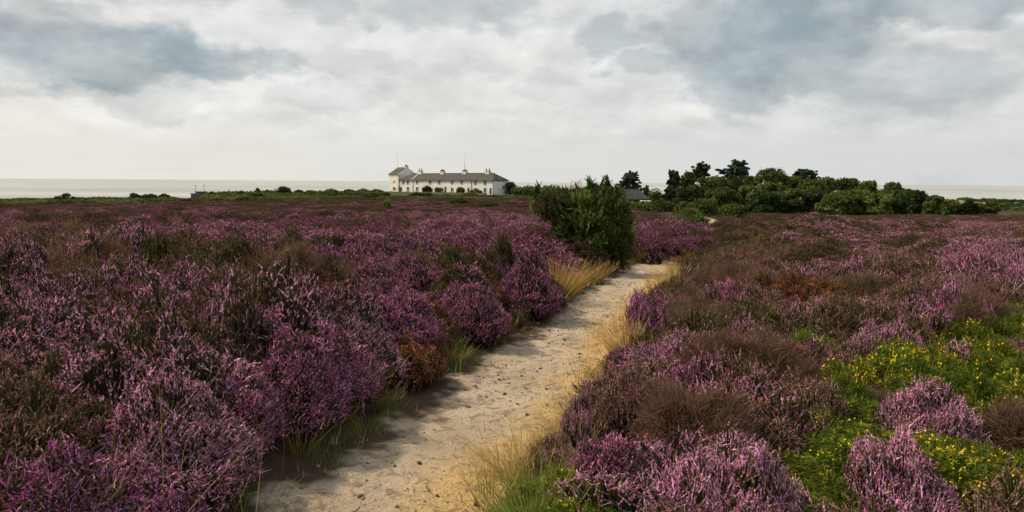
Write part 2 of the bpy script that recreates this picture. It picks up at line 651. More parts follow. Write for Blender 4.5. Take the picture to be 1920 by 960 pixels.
def bush(kind, rx, ry, h, n, lod, seed, lump=.25, spikelen=None, lean=.75, flowers=.3, rings=6):
    """mesh data of one heath plant: shoots rising to a lumpy dome"""
    rng = np.random.RandomState(seed)
    mb = MB()
    th = rng.rand(n) * 2 * math.pi
    rr = np.sqrt(rng.rand(n)) * 1.0
    rim = rng.rand(n) < (.0 if kind == 'gorse' else .20 if lean > .5 else .08)
    rr = np.where(rim, .93 + .10 * rng.rand(n), rr)
    edge_ = .62 + .78 * fbm(np.cos(th) * 1.6 + seed * .37, np.sin(th) * 1.6, seed % 30 + 2, 3)
    ux, uy = rr * np.cos(th) * edge_, rr * np.sin(th) * edge_
    prof = np.clip(1 - rr ** 1.8, 0, 1) ** .75 if lean > .5 else np.clip(1 - rr ** 3, 0, 1) ** .5
    L = fbm(ux * 2.2 + seed, uy * 2.2, seed % 50, 3) - .5
    L2 = fbm(ux * rx * 7 + seed, uy * ry * 7 + 3, seed % 40 + 7, 2) - .5
    top_h = h * (.20 + .80 * prof) * (1 + lump * 2.2 * L + lump * 1.3 * L2) * (1 + .065 * rng.randn(n))
    top_h = np.where(rim, h * (.06 + .42 * rng.rand(n)), top_h)
    tip = np.stack([ux * rx, uy * ry, np.maximum(top_h, .06 * h)], 1)
    axis = np.stack([ux * rr * lean, uy * rr * lean, np.full(n, 1.0)], 1) + .30 * rng.randn(n, 3)
    axis[:, 2] = np.abs(axis[:, 2])
    axis = unit(axis)
    if kind == 'gorse':
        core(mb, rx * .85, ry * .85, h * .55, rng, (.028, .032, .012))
        sl = (.07 + .08 * rng.rand(n)) * (h / .26) ** .5
        nn = 15 if lod == 0 else (8 if lod == 1 else 4)
        base = np.repeat(tip - axis * sl[:, None], nn, 0)
        t = np.tile(np.linspace(.1, 1, nn), n)
        ax = np.repeat(axis, nn, 0)
        s2 = np.repeat(sl, nn)
        p = base + ax * (s2 * t)[:, None]
        nd = unit(ax * .75 + .75 * rng.randn(n * nn, 3))
        ln = (.018 + .022 * rng.rand(n * nn)) * (1 if lod == 0 else 1.7)
        w = np.full(n * nn, .0065 if lod == 0 else .015)
        c = np.repeat(pick(rng, PAL['gorse'], n, .3), nn, 0) * (.6 + .6 * t[:, None])  # painted light: needle colour dark in the gaps, bright at the tips
        batch_ribbons(mb, p, nd, np.zeros_like(p), ln, w, c * .8, c * 1.15, 2, rng)
        m = int(n / 7 * flowers)
        k = rng.choice(n, m, replace=False)
        k = k[L[k] > -.05]
        if len(k):
            nf = 2
            b = np.repeat(tip[k], nf, 0) + .014 * rng.randn(len(k) * nf, 3)
            r = np.tile(np.array([[.002, .0058, .003]]), (len(b), 1)) * (1 if lod == 0 else 1.5)
            cy = pick(rng, [(.82, .62, .03), (.76, .50, .02), (.86, .70, .08)], len(b), .08)
            batch_tubes(mb, b, rng.randn(len(b), 3) * .6 + np.array([0, 0, 1.0]), np.full(len(b), .017), [0, .5, 1], r, np.repeat(cy[:, None], 3, 1), 3, None, rng)
        return mb
    if kind == 'dead':
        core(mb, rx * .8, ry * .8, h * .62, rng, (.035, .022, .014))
        # fine twigs fanning out from the foot of the plant
        root = tip * np.array([.35, .35, .25]) + .02 * rng.randn(n, 3)
        d = tip - root
        ln = np.linalg.norm(d, axis=1)
        c = pick(rng, PAL['dead'], n)
        batch_ribbons(mb, root, d, .05 * rng.randn(n, 3), ln, np.full(n, .008 * (1 + lod * 1.2)), c * .6, c, 3, rng)
        for _ in range(3 if lod == 0 else 2):
            t = .55 + .45 * rng.rand(n)
            b = root + d * t[:, None]
            dd = unit(d) + .7 * rng.randn(n, 3)
            cc = pick(rng, PAL['dead'], n)
            batch_ribbons(mb, b, dd, .02 * rng.randn(n, 3), .05 + .09 * rng.rand(n), np.full(n, .007 * (1 + lod * 1.3)), cc, cc * 1.25, 2, rng)
        return mb
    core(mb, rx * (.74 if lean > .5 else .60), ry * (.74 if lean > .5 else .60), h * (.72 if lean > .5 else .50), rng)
    pal = PAL[kind]
    if spikelen is None:
        spikelen = .046
    sl = spikelen * (.65 + .7 * rng.rand(n))
    if kind == 'rust':
        sl = .05 + .04 * rng.rand(n)
    if kind == 'olive':
        sl *= .9
    rad = {0: .0042, 1: .0082, 2: .019}[lod] * (.8 + .5 * rng.rand(n))
    if kind == 'rust':
        rad *= 1.5
    if kind in ('olive', 'mauve'):
        rad *= .85
    base = tip - axis * sl[:, None]
    cf = pick(rng, pal, n) * (1.0, .84, .86)[lod] * np.array([1, 1, (1.0, .95, .92)[lod]])
    if kind in ('purple', 'pink', 'mauve'):
        green = rng.rand(n) < {'purple': .24, 'pink': .18, 'mauve': .28}[kind]
        cf[green] = pick(rng, PAL['olive'], int(green.sum()))
    bend = axis * 0 + np.stack([.014 * rng.randn(n), .014 * rng.randn(n), -.004 * np.abs(rng.randn(n))], 1)
    if lod == 0:
        NR = rings
        rt = np.linspace(0, 1, NR)
        rp = np.where(np.arange(NR) % 2 == 1, 1.3, .62) * (1 - .45 * rt)
        rp[-1] = .15
        R = rad[:, None] * rp[None] * (.7 + .6 * rng.rand(n, NR))
        C = cf[:, None, :] * np.clip(1 + .5 * rng.randn(n, NR, 1), .25, 2)
        gap = rng.rand(n, NR) < .14
        C[gap] = pick(rng, PAL['olive'], int(gap.sum()))
        C[:, 0] = pick(rng, FOL, n)
        tipg = rng.rand(n) < .4
        C[tipg, -1] = pick(rng, [(.26, .22, .12), (.2, .2, .09)], int(tipg.sum()))
        pale = rng.rand(n, NR) < .15
        C[pale] = C[pale] * 1.25 + np.array([.03, .015, .015])
        batch_tubes(mb, base, axis, sl, rt, R, np.minimum(np.clip(C, .004, .9), np.array([.86, .56, .74])), 3, bend, rng)
        # leafy stem below the flowers
        root = base * np.array([.75, .75, .30])
        d = base - root
        c = pick(rng, FOL, n)
        ln = np.linalg.norm(d, axis=1)
        R = np.tile(np.array([[.003, .0055, .0045, .005]]), (n, 1)) * (.7 + .6 * rng.rand(n, 4))
        batch_tubes(mb, root, d, ln, np.array([0, .45, .75, 1.0]), R, np.repeat(c[:, None], 4, 1) * np.array([.6, .9, 1.1, 1.2])[None, :, None], 3, None, rng)
        # side sprigs
        m = n // 2
        k = rng.choice(n, m)
        b = root[k] + d[k] * (.35 + .65 * rng.rand(m, 1))
        c = pick(rng, FOL + [pal[0]], m)
        batch_ribbons(mb, b, unit(d[k]) + .8 * rng.randn(m, 3), np.zeros((m, 3)), .04 + .05 * rng.rand(m), np.full(m, .010), c, c * 1.2, 2, rng)
    else:
        rt = np.array([0, .4, .75, 1.0])
        rp = np.array([.6, 1.1, .8, .15])
        R = rad[:, None] * rp[None] * (.75 + .5 * rng.rand(n, 4))
        C = cf[:, None, :] * (1 + .22 * rng.randn(n, 4, 1))
        C[:, 0] = pick(rng, FOL, n)
        C[:, 1] = C[:, 1] * .5 + C[:, 0] * .5
        ln = sl * (1.15 if lod == 1 else 1.6)
        batch_tubes(mb, tip - axis * ln[:, None], axis, ln, rt, R, np.clip(C, .004, .9), 3, bend, rng)
    return mb


def tuft(palA, palB, n, h, spread, seed, w=.006, K=4, lean=(0, 0), heads=.15):
    """a tussock of grass blades"""
    rng = np.random.RandomState(seed)
    mb = MB()
    a = rng.rand(n) * 6.28
    r = np.sqrt(rng.rand(n)) * spread * .35
    base = np.stack([r * np.cos(a), r * np.sin(a), np.full(n, -.02)], 1)
    out = np.stack([np.cos(a), np.sin(a), np.zeros(n)], 1)
    ln = h * (.5 + .6 * rng.rand(n))
    d = out * (.12 + .45 * rng.rand(n, 1)) + np.array([lean[0], lean[1], 1.0]) + .10 * rng.randn(n, 3)
    bend = (out * (.25 + .5 * rng.rand(n, 1)) + np.array([lean[0], lean[1], -.35]) * .8) * ln[:, None] * .34
    c0 = pick(rng, palA, n)
    c1 = pick(rng, palB, n)
    batch_ribbons(mb, base, d, bend, ln, w * (.7 + .6 * rng.rand(n)), c0, c1, K, rng)
    m = int(n * heads)
    if m:
        k = rng.choice(n, m, replace=False)
        b = base[k] + unit(d[k]) * (ln[k] * .98)[:, None] + bend[k]
        c = pick(rng, palB, m)
        batch_ribbons(mb, b - .03 * unit(d[k]), d[k] + 1.2 * bend[k], np.zeros((m, 3)), .06 + .05 * rng.rand(m), np.full(m, w * 1.3), c, c * 1.05, 3, rng)
    return mb


STRAW = [(.48, .32, .09), (.42, .28, .08), (.55, .40, .15), (.36, .23, .07)]
STRAW_BASE = [(.20, .17, .05), (.25, .18, .05), (.14, .15, .04)]
GREEN = [(.13, .20, .035), (.18, .24, .05), (.10, .15, .03)]
DRY = [(.60, .44, .22), (.52, .36, .15), (.65, .50, .28)]

# ------------------------------------------------------------------ GROUND
# __GROUND__
def fan_grid(ys, nt, half):
    X, Y = [], []
    for y in ys:
        w = half * (max(y, 0) + 16)
        t = np.linspace(-1, 1, nt)
        t = np.sign(t) * (np.abs(t) ** 1.15)
        X.append(t * w)
        Y.append(np.full(nt, y))
    return np.array(X), np.array(Y)


ys = np.concatenate([np.linspace(-60, -8, 14), np.linspace(-7, 1.5, 20), np.linspace(1.6, 22, 240), 22 + (np.geomspace(1, 840, 210) - 1) * 1.0 + .1])
GX, GY = fan_grid(ys, 320, 1.12)
GZ = gz(GX, GY)
mb = MB()
ny, nx = GX.shape
idx = np.arange(ny * nx).reshape(ny, nx)
quads = np.stack([idx[:-1, :-1], idx[:-1, 1:], idx[1:, 1:], idx[1:, :-1]], -1).reshape(-1, 4)
gx, gy, g_z = GX.ravel(), GY.ravel(), GZ.ravel()
n1 = fbm(gx / 14, gy / 14, 21)
n2 = fbm(gx / 45, gy / 45, 22)
col = np.array([.050, .036, .025]) * (.7 + .6 * fbm(gx / .5, gy / .5, 23)[:, None])
qq = gx / np.maximum(gy, 2)
green = np.clip(sstep(196, 208, gy + 26 * (n1 - .5) + np.where(qq < -.3, 0, 0)), 0, 1)[:, None]
gcol = np.array([.085, .10, .03])[None] * (1 - sstep(.45, .7, n1))[:, None] + np.array([.21, .17, .065])[None] * sstep(.45, .7, n1)[:, None]
col = col * (1 - green) + gcol * green
marsh = (sstep(.33, .42, qq) * sstep(160, 260, gy))[:, None]
mcol = np.array([.13, .17, .065])[None] + np.array([.12, .09, .03])[None] * (n2[:, None] - .3)
beach = sstep(700, 770, gy + 60 * (n1 - .5))[:, None]
mcol = mcol * (1 - beach * .7) + np.array([.30, .25, .13]) * beach * .7
col = col * (1 - marsh) + mcol * marsh
cliff = sstep(-5.5, -9, g_z)[:, None] * (1 - marsh)
col = col * (1 - cliff) + np.array([.28, .19, .10]) * cliff
mb.add(np.stack([gx, gy, g_z], 1), quads, None, np.clip(col, .01, .8))
gm, t, out = new_mat('heath_soil')
p = t.new('ShaderNodeBsdfPrincipled')
a_ = t.new('ShaderNodeAttribute', attribute_name='Col')
geo = t.new('ShaderNodeNewGeometry')
nz = t.noise(geo.outputs['Position'], 3.0, 8, .65)
t.put(p.inputs['Base Color'], t.mix(t.smooth(nz, .3, .75, 0, .7), a_.outputs['Color'], t.mix(1.0, a_.outputs['Color'], (.42, .38, .34), 'MULTIPLY')))
p.inputs['Roughness'].default_value = .95
p.inputs['Specular IOR Level'].default_value = .1
b = t.new('ShaderNodeBump')
b.inputs['Strength'].default_value = .7
b.inputs['Distance'].default_value = .03
t.put(b.inputs['Height'], t.noise(geo.outputs['Position'], 22.0, 6, .65))
t.l.new(b.outputs[0], p.inputs['Normal'])
t.l.new(p.outputs[0], out.inputs[0])
tag(mb.build('ground', gm, smooth=True), kind='structure')

# sea
sm, t, out = new_mat('sea_water')
p = t.new('ShaderNodeBsdfPrincipled')
geo = t.new('ShaderNodeNewGeometry')
pos = geo.outputs['Position']
streak = t.noise(t.scalev(pos, (.0010, .0042, 1)), 1.0, 6, .6)
t.put(p.inputs['Base Color'], t.mix(t.smooth(streak, .36, .64), (.22, .24, .23), (.38, .37, .33)))
p.inputs['IOR'].default_value = 1.33
t.put(p.inputs['Roughness'], t.smooth(streak, .35, .7, .34, .20))
b = t.new('ShaderNodeBump')
b.inputs['Strength'].default_value = .7
b.inputs['Distance'].default_value = 1.0
h1 = t.noise(t.scalev(pos, (.035, .10, 1)), 1.0, 5, .6)
h2 = t.noise(t.scalev(pos, (.006, .022, 1)), 1.0, 3, .5)
t.put(b.inputs['Height'], t.math('ADD', t.math('MULTIPLY', h1, 1.6), t.math('MULTIPLY', h2, 9.0)))
t.l.new(b.outputs[0], p.inputs['Normal'])
t.l.new(p.outputs[0], out.inputs[0])
mb = MB()
R_ = 60000
nn = 40
tt = np.sign(np.linspace(-1, 1, nn)) * np.abs(np.linspace(-1, 1, nn)) ** 3 * R_
sx, sy = np.meshgrid(tt, tt)
ii = np.arange(nn * nn).reshape(nn, nn)
mb.add(np.stack([sx.ravel(), sy.ravel(), np.full(nn * nn, -14.0)], 1), np.stack([ii[:-1, :-1], ii[:-1, 1:], ii[1:, 1:], ii[1:, :-1]], -1).reshape(-1, 4))
tag(mb.build('sea', sm), kind='structure')

# path: a strip of trodden sand
pys = np.concatenate([np.linspace(-10, 2.5, 80), np.arange(2.53, 21, .03), np.linspace(21, 90, 320)])
us = np.linspace(-.16, 1.16, 64)
l, r = path_lr(pys)
PX = l[:, None] + (r - l)[:, None] * us[None]
PY = np.repeat(pys[:, None], len(us), 1)
pd, _ = path_out(PX, PY)
edge = sstep(.0, .22, pd + .30 * (fbm(PX * 3, PY * 3, 31) - .5))
relief = .05 * (fbm(PX * 1.6, PY * 1.6, 32, 3) - .5) + .07 * (fbm(PX * 4.5, PY * 4.5, 33, 3) - .5) + .022 * (fbm(PX * 15, PY * 15, 34, 2) - .5)
dish = .05 * np.clip((us[None] - .5) * 2, -1, 1) ** 2
PZ = base_z(PY) - .055 + relief + dish
gzz = gz(PX, PY)
PZ = np.where(PY < 80, np.maximum(PZ, gzz + .012) * (1 - edge) + (gzz - .03) * edge, PZ)
mb = MB()
ny, nx = PX.shape
idx = np.arange(ny * nx).reshape(ny, nx)
mb.add(np.stack([PX.ravel(), PY.ravel(), PZ.ravel()], 1), np.stack([idx[:-1, :-1], idx[:-1, 1:], idx[1:, 1:], idx[1:, :-1]], -1).reshape(-1, 4))
# stain attribute: straw litter on the right edge, humus on the left edge
litter = sstep(.45, .88, us[None] + .5 * (fbm(PX * .9, PY * .9, 35) - .5) + 0 * PY)
humus = sstep(np.where(us[None] < .5, -.26, -.20), np.where(us[None] < .5, -.06, .0), pd + .55 * (fbm(PX * 2.3, PY * 2.3, 36) - .5) + .25 * (fbm(PX * 12, PY * 12, 37) - .5)) * np.where(us[None] < .5, 1, .55)
mb.c[-1] = np.stack([litter.ravel(), humus.ravel(), 0 * humus.ravel()], 1)
pm, t, out = new_mat('trodden_sand')
p = t.new('ShaderNodeBsdfPrincipled')
a_ = t.new('ShaderNodeAttribute', attribute_name='Col')
sp = t.new('ShaderNodeSeparateColor')
t.put(sp.inputs[0], a_.outputs['Color'])
geo = t.new('ShaderNodeNewGeometry')
pos = geo.outputs['Position']
n_big = t.noise(pos, 1.3, 6, .6)
n_mid = t.noise(pos, 9.0, 8, .68, .6)
n_fin = t.noise(pos, 60.0, 5, .7)
c = t.mix(t.smooth(n_big, .35, .68), (.44, .365, .28), (.35, .285, .21))
c = t.mix(t.math('MULTIPLY', sp.outputs[0], .95), c, (.50, .33, .13))
c = t.mix(t.smooth(n_mid, .50, .62, 0, .75), c, (.17, .13, .09))
c = t.mix(t.smooth(n_fin, .52, .64, 0, .7), c, (.13, .105, .08))
c = t.mix(t.smooth(n_fin, .40, .28, 0, .35), c, (.62, .56, .46))
c = t.mix(sp.outputs[1], c, (.060, .043, .029))
t.put(p.inputs['Base Color'], c)
p.inputs['Roughness'].default_value = .95
p.inputs['Specular IOR Level'].default_value = .1
b = t.new('ShaderNodeBump')
b.inputs['Strength'].default_value = 1.0
b.inputs['Distance'].default_value = .035
t.put(b.inputs['Height'], t.math('ADD', t.math('ADD', n_mid, t.math('MULTIPLY', n_fin, .35)), t.math('MULTIPLY', t.noise(pos, 26.0, 6, .65), .6)))
t.l.new(b.outputs[0], p.inputs['Normal'])
t.l.new(p.outputs[0], out.inputs[0])
tag(mb.build('path', pm, smooth=True), kind='structure')


# ------------------------------------------------------------------ instanced ground cover (stuff)
def scatter(name, sources, pts, rot, scl, idx, label, cat):
    """ONE object whose points carry copies of the source plants"""
    c = bpy.data.collections.new(name + '_sources')
    for i, me in enumerate(sources):
        o = bpy.data.objects.new('%s_clump.%03d' % (name, i + 1), me)
        c.objects.link(o)
    me = bpy.data.meshes.new(name)
    n = len(pts)
    me.vertices.add(n)
    me.vertices.foreach_set('co', np.asarray(pts, np.float32).ravel())
    for nm, ty, data, key in (('rot', 'FLOAT_VECTOR', rot, 'vector'), ('scl', 'FLOAT_VECTOR', scl, 'vector'), ('idx', 'INT', idx, 'value')):
        a = me.attributes.new(nm, ty, 'POINT')
        a.data.foreach_set(key, np.asarray(data, np.int32 if ty == 'INT' else np.float32).ravel())
    o = bpy.data.objects.new(name, me)
    COL.objects.link(o)
    g = bpy.data.node_groups.new(name + '_spread', 'GeometryNodeTree')
    g.interface.new_socket('Geometry', in_out='INPUT', socket_type='NodeSocketGeometry')
    g.interface.new_socket('Geometry', in_out='OUTPUT', socket_type='NodeSocketGeometry')
    gi = g.nodes.new('NodeGroupInput')
    go = g.nodes.new('NodeGroupOutput')
    ci = g.nodes.new('GeometryNodeCollectionInfo')
    ci.inputs['Collection'].default_value = c
    ci.inputs['Separate Children'].default_value = True
    ci.inputs['Reset Children'].default_value = True
    ip = g.nodes.new('GeometryNodeInstanceOnPoints')
    ip.inputs['Pick Instance'].default_value = True

    def attr(nm, ty):
        a = g.nodes.new('GeometryNodeInputNamedAttribute')
        a.data_type = ty
        a.inputs['Name'].default_value = nm
        return [s for s in a.outputs if s.enabled and s.name == 'Attribute'][0]
    e2r = g.nodes.new('FunctionNodeEulerToRotation')
    g.links.new(attr('rot', 'FLOAT_VECTOR'), e2r.inputs[0])
    g.links.new(gi.outputs[0], ip.inputs['Points'])
    g.links.new(ci.outputs[0], ip.inputs['Instance'])
    g.links.new(attr('idx', 'INT'), ip.inputs['Instance Index'])
    g.links.new(e2r.outputs[0], ip.inputs['Rotation'])
    g.links.new(attr('scl', 'FLOAT_VECTOR'), ip.inputs['Scale'])
    g.links.new(ip.outputs[0], go.inputs[0])
    md = o.modifiers.new('spread', 'NODES')
    md.node_group = g
    return tag(o, label, cat, None, 'stuff')


# named plants: (kind, pixel of the foot, half width px, height px, plan depth m, shoots, label)
PLANTS = [
    # right of the path
    ('pink', 1742, 832, 95, 88, .45, 520, 'bright pink heather bush with upright spikes standing alone in the green gorse mat', 'heather_bush'),
    ('pink', 1655, 684, 100, 62, .40, 520, 'long low pink heather clump directly behind the yellow flowered gorse', 'heather_bush'),
    ('pink', 1690, 945, 92, 118, .42, 560, 'tall pink heather below the lone bright pink bush, leaning spikes, near the lower right edge', 'heather_bush'),
    ('pink', 1375, 985, 150, 140, .36, 700, 'wide stand of pale pink heather spikes at the bottom edge right of the path', 'heather_bush'),
    ('mauve', 1520, 800, 85, 85, .40, 480, 'faded pale mauve heather left of the lone pink bush', 'heather_bush'),
    ('dead', 1385, 738, 135, 92, .60, 2400, 'broad rounded brown dead heather bush in the middle of the right bank', 'dead_heather_bush'),
    ('dead', 1300, 850, 100, 115, .50, 2400, 'round brown dead heather bush nearest the viewer beside the path', 'dead_heather_bush'),
    ('dead', 1795, 650, 52, 75, .40, 1200, 'upright rust brown dead bush at the back of the green gorse mat', 'dead_heather_bush'),
    ('dead', 1375, 575, 95, 70, .80, 2400, 'dark brown dead heather mound beside the far bend of the path', 'dead_heather_bush'),
    ('rust', 1480, 585, 75, 55, .60, 900, 'rusty orange red bell heather patch on the right bank', 'bell_heather_bush'),
    ('dead', 1910, 850, 45, 75, .35, 1000, 'tan withered gorse cushion cut by the right edge of the view', 'dead_gorse_bush'),
    ('dead', 1905, 705, 40, 48, .40, 900, 'low brown withered cushion at the right edge below the pink heather rows', 'dead_gorse_bush'),
    ('purple', 1215, 640, 42, 78, .55, 420, 'dark purple heather bush overhanging the path at its narrowest', 'heather_bush'),
    ('mauve', 1190, 800, 75, 85, .45, 480, 'mauve heather bush on the right path edge above the straw coloured grass', 'heather_bush'),
    ('purple', 1135, 915, 75, 115, .38, 460, 'purple spiked heather bush at the lower right edge of the path', 'heather_bush'),
    ('mauve', 1030, 885, 50, 70, .34, 320, 'sparse dark heather sprays leaning over the sand, nearest to the path', 'heather_bush'),
    # left of the path
    ('pink', 320, 905, 150, 205, .62, 1100, 'large rounded pink heather bush catching the light in the left foreground', 'heather_bush'),
    ('purple', 95, 1010, 130, 190, .50, 900, 'bright purple heather bush filling the bottom left corner', 'heather_bush'),
    ('purple', 300, 992, 78, 125, .42, 680, 'purple heather bush at the bottom edge left of the sand', 'heather_bush'),
    ('rust', 235, 985, 70, 70, .32, 420, 'orange and magenta bell heather clump between the two purple bushes at the bottom left', 'bell_heather_bush'),
    ('purple', 545, 785, 100, 150, .60, 760, 'tall purple heather bush on the left bank shading the sand', 'heather_bush'),
    ('purple', 455, 830, 80, 150, .50, 640, 'purple heather bush behind the large rounded pink one, towards the path', 'heather_bush'),
    ('purple', 625, 745, 85, 125, .55, 640, 'dark purple heather bush spilling towards the left path edge', 'heather_bush'),
    ('rust', 765, 705, 62, 78, .50, 620, 'rusty orange bell heather on the left path edge beside green grass', 'bell_heather_bush'),
    ('purple', 735, 640, 85, 110, .70, 720, 'deep purple heather bush halfway along the left bank', 'heather_bush'),
    ('rust', 800, 622, 60, 70, .60, 520, 'orange bell heather between purple bushes halfway along the left bank', 'bell_heather_bush'),
    ('purple', 885, 625, 72, 105, .70, 640, 'violet heather bush leaning to the path in front of the golden tussock', 'heather_bush'),
    ('purple', 985, 585, 62, 112, .80, 700, 'dense violet heather bush on the path edge next to the golden tussock', 'heather_bush'),
    ('rust', 905, 530, 55, 58, .90, 600, 'brown and orange bell heather mound behind the violet bushes', 'bell_heather_bush'),
    ('rust', 815, 490, 38, 34, .90, 500, 'bright orange bell heather patch farthest up the left bank', 'bell_heather_bush'),
    ('purple', 1075, 480, 62, 62, 1.1, 700, 'purple heather mound at the foot of the big green gorse bush', 'heather_bush'),
    ('purple', 1215, 492, 42, 56, 1.0, 600, 'purple heather mound behind the path bend right of the big gorse bush', 'heather_bush'),
    ('pink', 905, 470, 70, 48, 1.3, 700, 'pink topped heather mound rising left of the big gorse bush', 'heather_bush'),
    ('purple', 90, 520, 85, 42, 1.1, 700, 'low purple heather hummock at the left edge of the view', 'heather_bush'),
]
placed = []      # ellipses kept free of the loose cover: x, y, rx, ry
for i, (kind, px, py, hw, hp, dep, n, label, nm) in enumerate(PLANTS):
    p0 = hit(px, py)
    D = project(p0)[2]
    rx = hw * D / F
    h = hp * D / F * (.84 if px < 1150 else 1.0)
    lod = 0 if D < 13 else 1
    mb = bush(kind, rx, max(dep * .8, rx * .55), h, int(n * ({'dead': 1.5, 'rust': 2.8}.get(kind, 8.0 if px < 1000 else 3.8) if lod == 0 else {'dead': 1.2, 'rust': 2.0}.get(kind, 3.4))), lod, 100 + i, .5 if kind == 'dead' else (.36 if px < 1150 else .62), .055 if px < 1150 or lod else .115, lean=.75 if px < 1150 else .35, rings=7 if px < 1150 else 11)
    o = mb.build(nm, M['gorse'] if kind == 'gorse' else M['heather'])
    o.location = p0
    grp = {'heather_bush': 'flowering heather bushes near the path', 'dead_heather_bush': 'brown dead heather bushes',
           'bell_heather_bush': 'rusty bell heather clumps', 'dead_gorse_bush': 'withered gorse cushions'}[nm]
    tag(o, label, 'heather' if 'heather' in nm else 'shrub', grp)
    placed.append((p0[0], p0[1], rx, max(dep * .8, rx * .55)))

rng = np.random.RandomState(5)


def jitter_grid(y0, y1, sp, tmax=.72, mx=2.5):
    P = []
    y = y0
    while y < y1:
        w = tmax * y + mx
        xs = np.arange(-w, w, sp)
        xs = xs + (rng.rand(len(xs)) - .5) * sp * .95
        yy = y + (rng.rand(len(xs)) - .5) * sp * .95
        P.append(np.stack([xs, yy], 1))
        y += sp * .92
    return np.concatenate(P)


def clear_of_things(x, y, k=.8):
    ok = np.ones(len(x), bool)
    for (a, b, rx, ry) in placed:
        ok &= ((x - a) / rx) ** 2 + ((y - b) / ry) ** 2 > k
    return ok


KINDS = ['purple', 'pink', 'mauve', 'olive']
srcs = {'heather': [], 'dead': [], 'rust': [], 'gorse': []}
NV = 3
for lod, (r0, h0, n0) in enumerate(((.36, .50, 2600), (.52, .50, 1350), (.80, .50, 600))):
    for k in KINDS:
        for v in range(NV):
            srcs['heather'].append(bush(k, r0, r0, h0, n0, lod, 1000 + lod * 100 + v + 10 * KINDS.index(k), .40).mesh('heather_clump', M['heather']))
    for v in range(NV):
        srcs['dead'].append(bush('dead', r0, r0, h0, int(n0 * .6), lod, 2000 + lod * 10 + v, .2).mesh('dead_heather_clump', M['heather']))
        srcs['rust'].append(bush('rust', r0 * .8, r0 * .8, h0 * .8, int(n0 * .4), lod, 2100 + lod * 10 + v, .25).mesh('bell_heather_clump', M['heather']))
        srcs['gorse'].append(bush('gorse', r0 * .9, r0 * .9, .26, int(n0 * .30), lod, 2200 + lod * 10 + v, .4, flowers=(.9, .35, .10)[v]).mesh('dwarf_gorse_clump', M['gorse']))

# taller, more open and upright heather of the right bank close to the viewer
for k in KINDS:
    for v in range(NV):
        srcs['heather'].append(bush(k, .34, .34, .50, 620, 0, 1500 + v + 10 * KINDS.index(k), .40, .105, .35, rings=10).mesh('heather_clump', M['heather']))

# zones of the cover by where they lie on the ground: ellipses given through their picture position
ZG = [(1820, 960, 110, 70), (1830, 730, 190, 120), (1930, 640, 160, 70), (1870, 900, 130, 140), (1690, 712, 115, 42), (1120, 985, 190, 55), (1520, 665, 50, 16),
      (1560, 800, 60, 60), (1300, 960, 90, 40), (1780, 980, 120, 50), (1460, 830, 40, 40), (1730, 905, 110, 50), (1620, 810, 50, 40), (1850, 690, 160, 90)]
ZD = [(1450, 470, 120, 40), (1640, 960, 220, 45), (1310, 620, 70, 40), (1560, 560, 60, 30), (1600, 850, 110, 50), (1380, 510, 70, 35), (1480, 700, 60, 30)]
ZR = [(1530, 560, 90, 28), (840, 500, 70, 30), (930, 560, 60, 40), (640, 545, 50, 25), (700, 690, 70, 40), (850, 640, 40, 30), (40, 985, 60, 40)]
ZP = [(820, 560, 130, 90), (950, 470, 150, 60), (560, 700, 130, 90), (700, 520, 90, 40), (1240, 470, 60, 30), (1230, 560, 40, 40)]
ZK = [(150, 530, 180, 50), (330, 740, 190, 120), (600, 640, 130, 60), (60, 650, 130, 80), (1750, 460, 190, 40), (1600, 430, 120, 26), (1850, 520, 120, 40), (900, 430, 120, 30)]


def inz(Z, px, py):
    m = np.zeros(len(px), bool)
    for (a, b, c, d) in Z:
        m |= ((px - a) / c) ** 2 + ((py - b) / d) ** 2 < 1
    return m


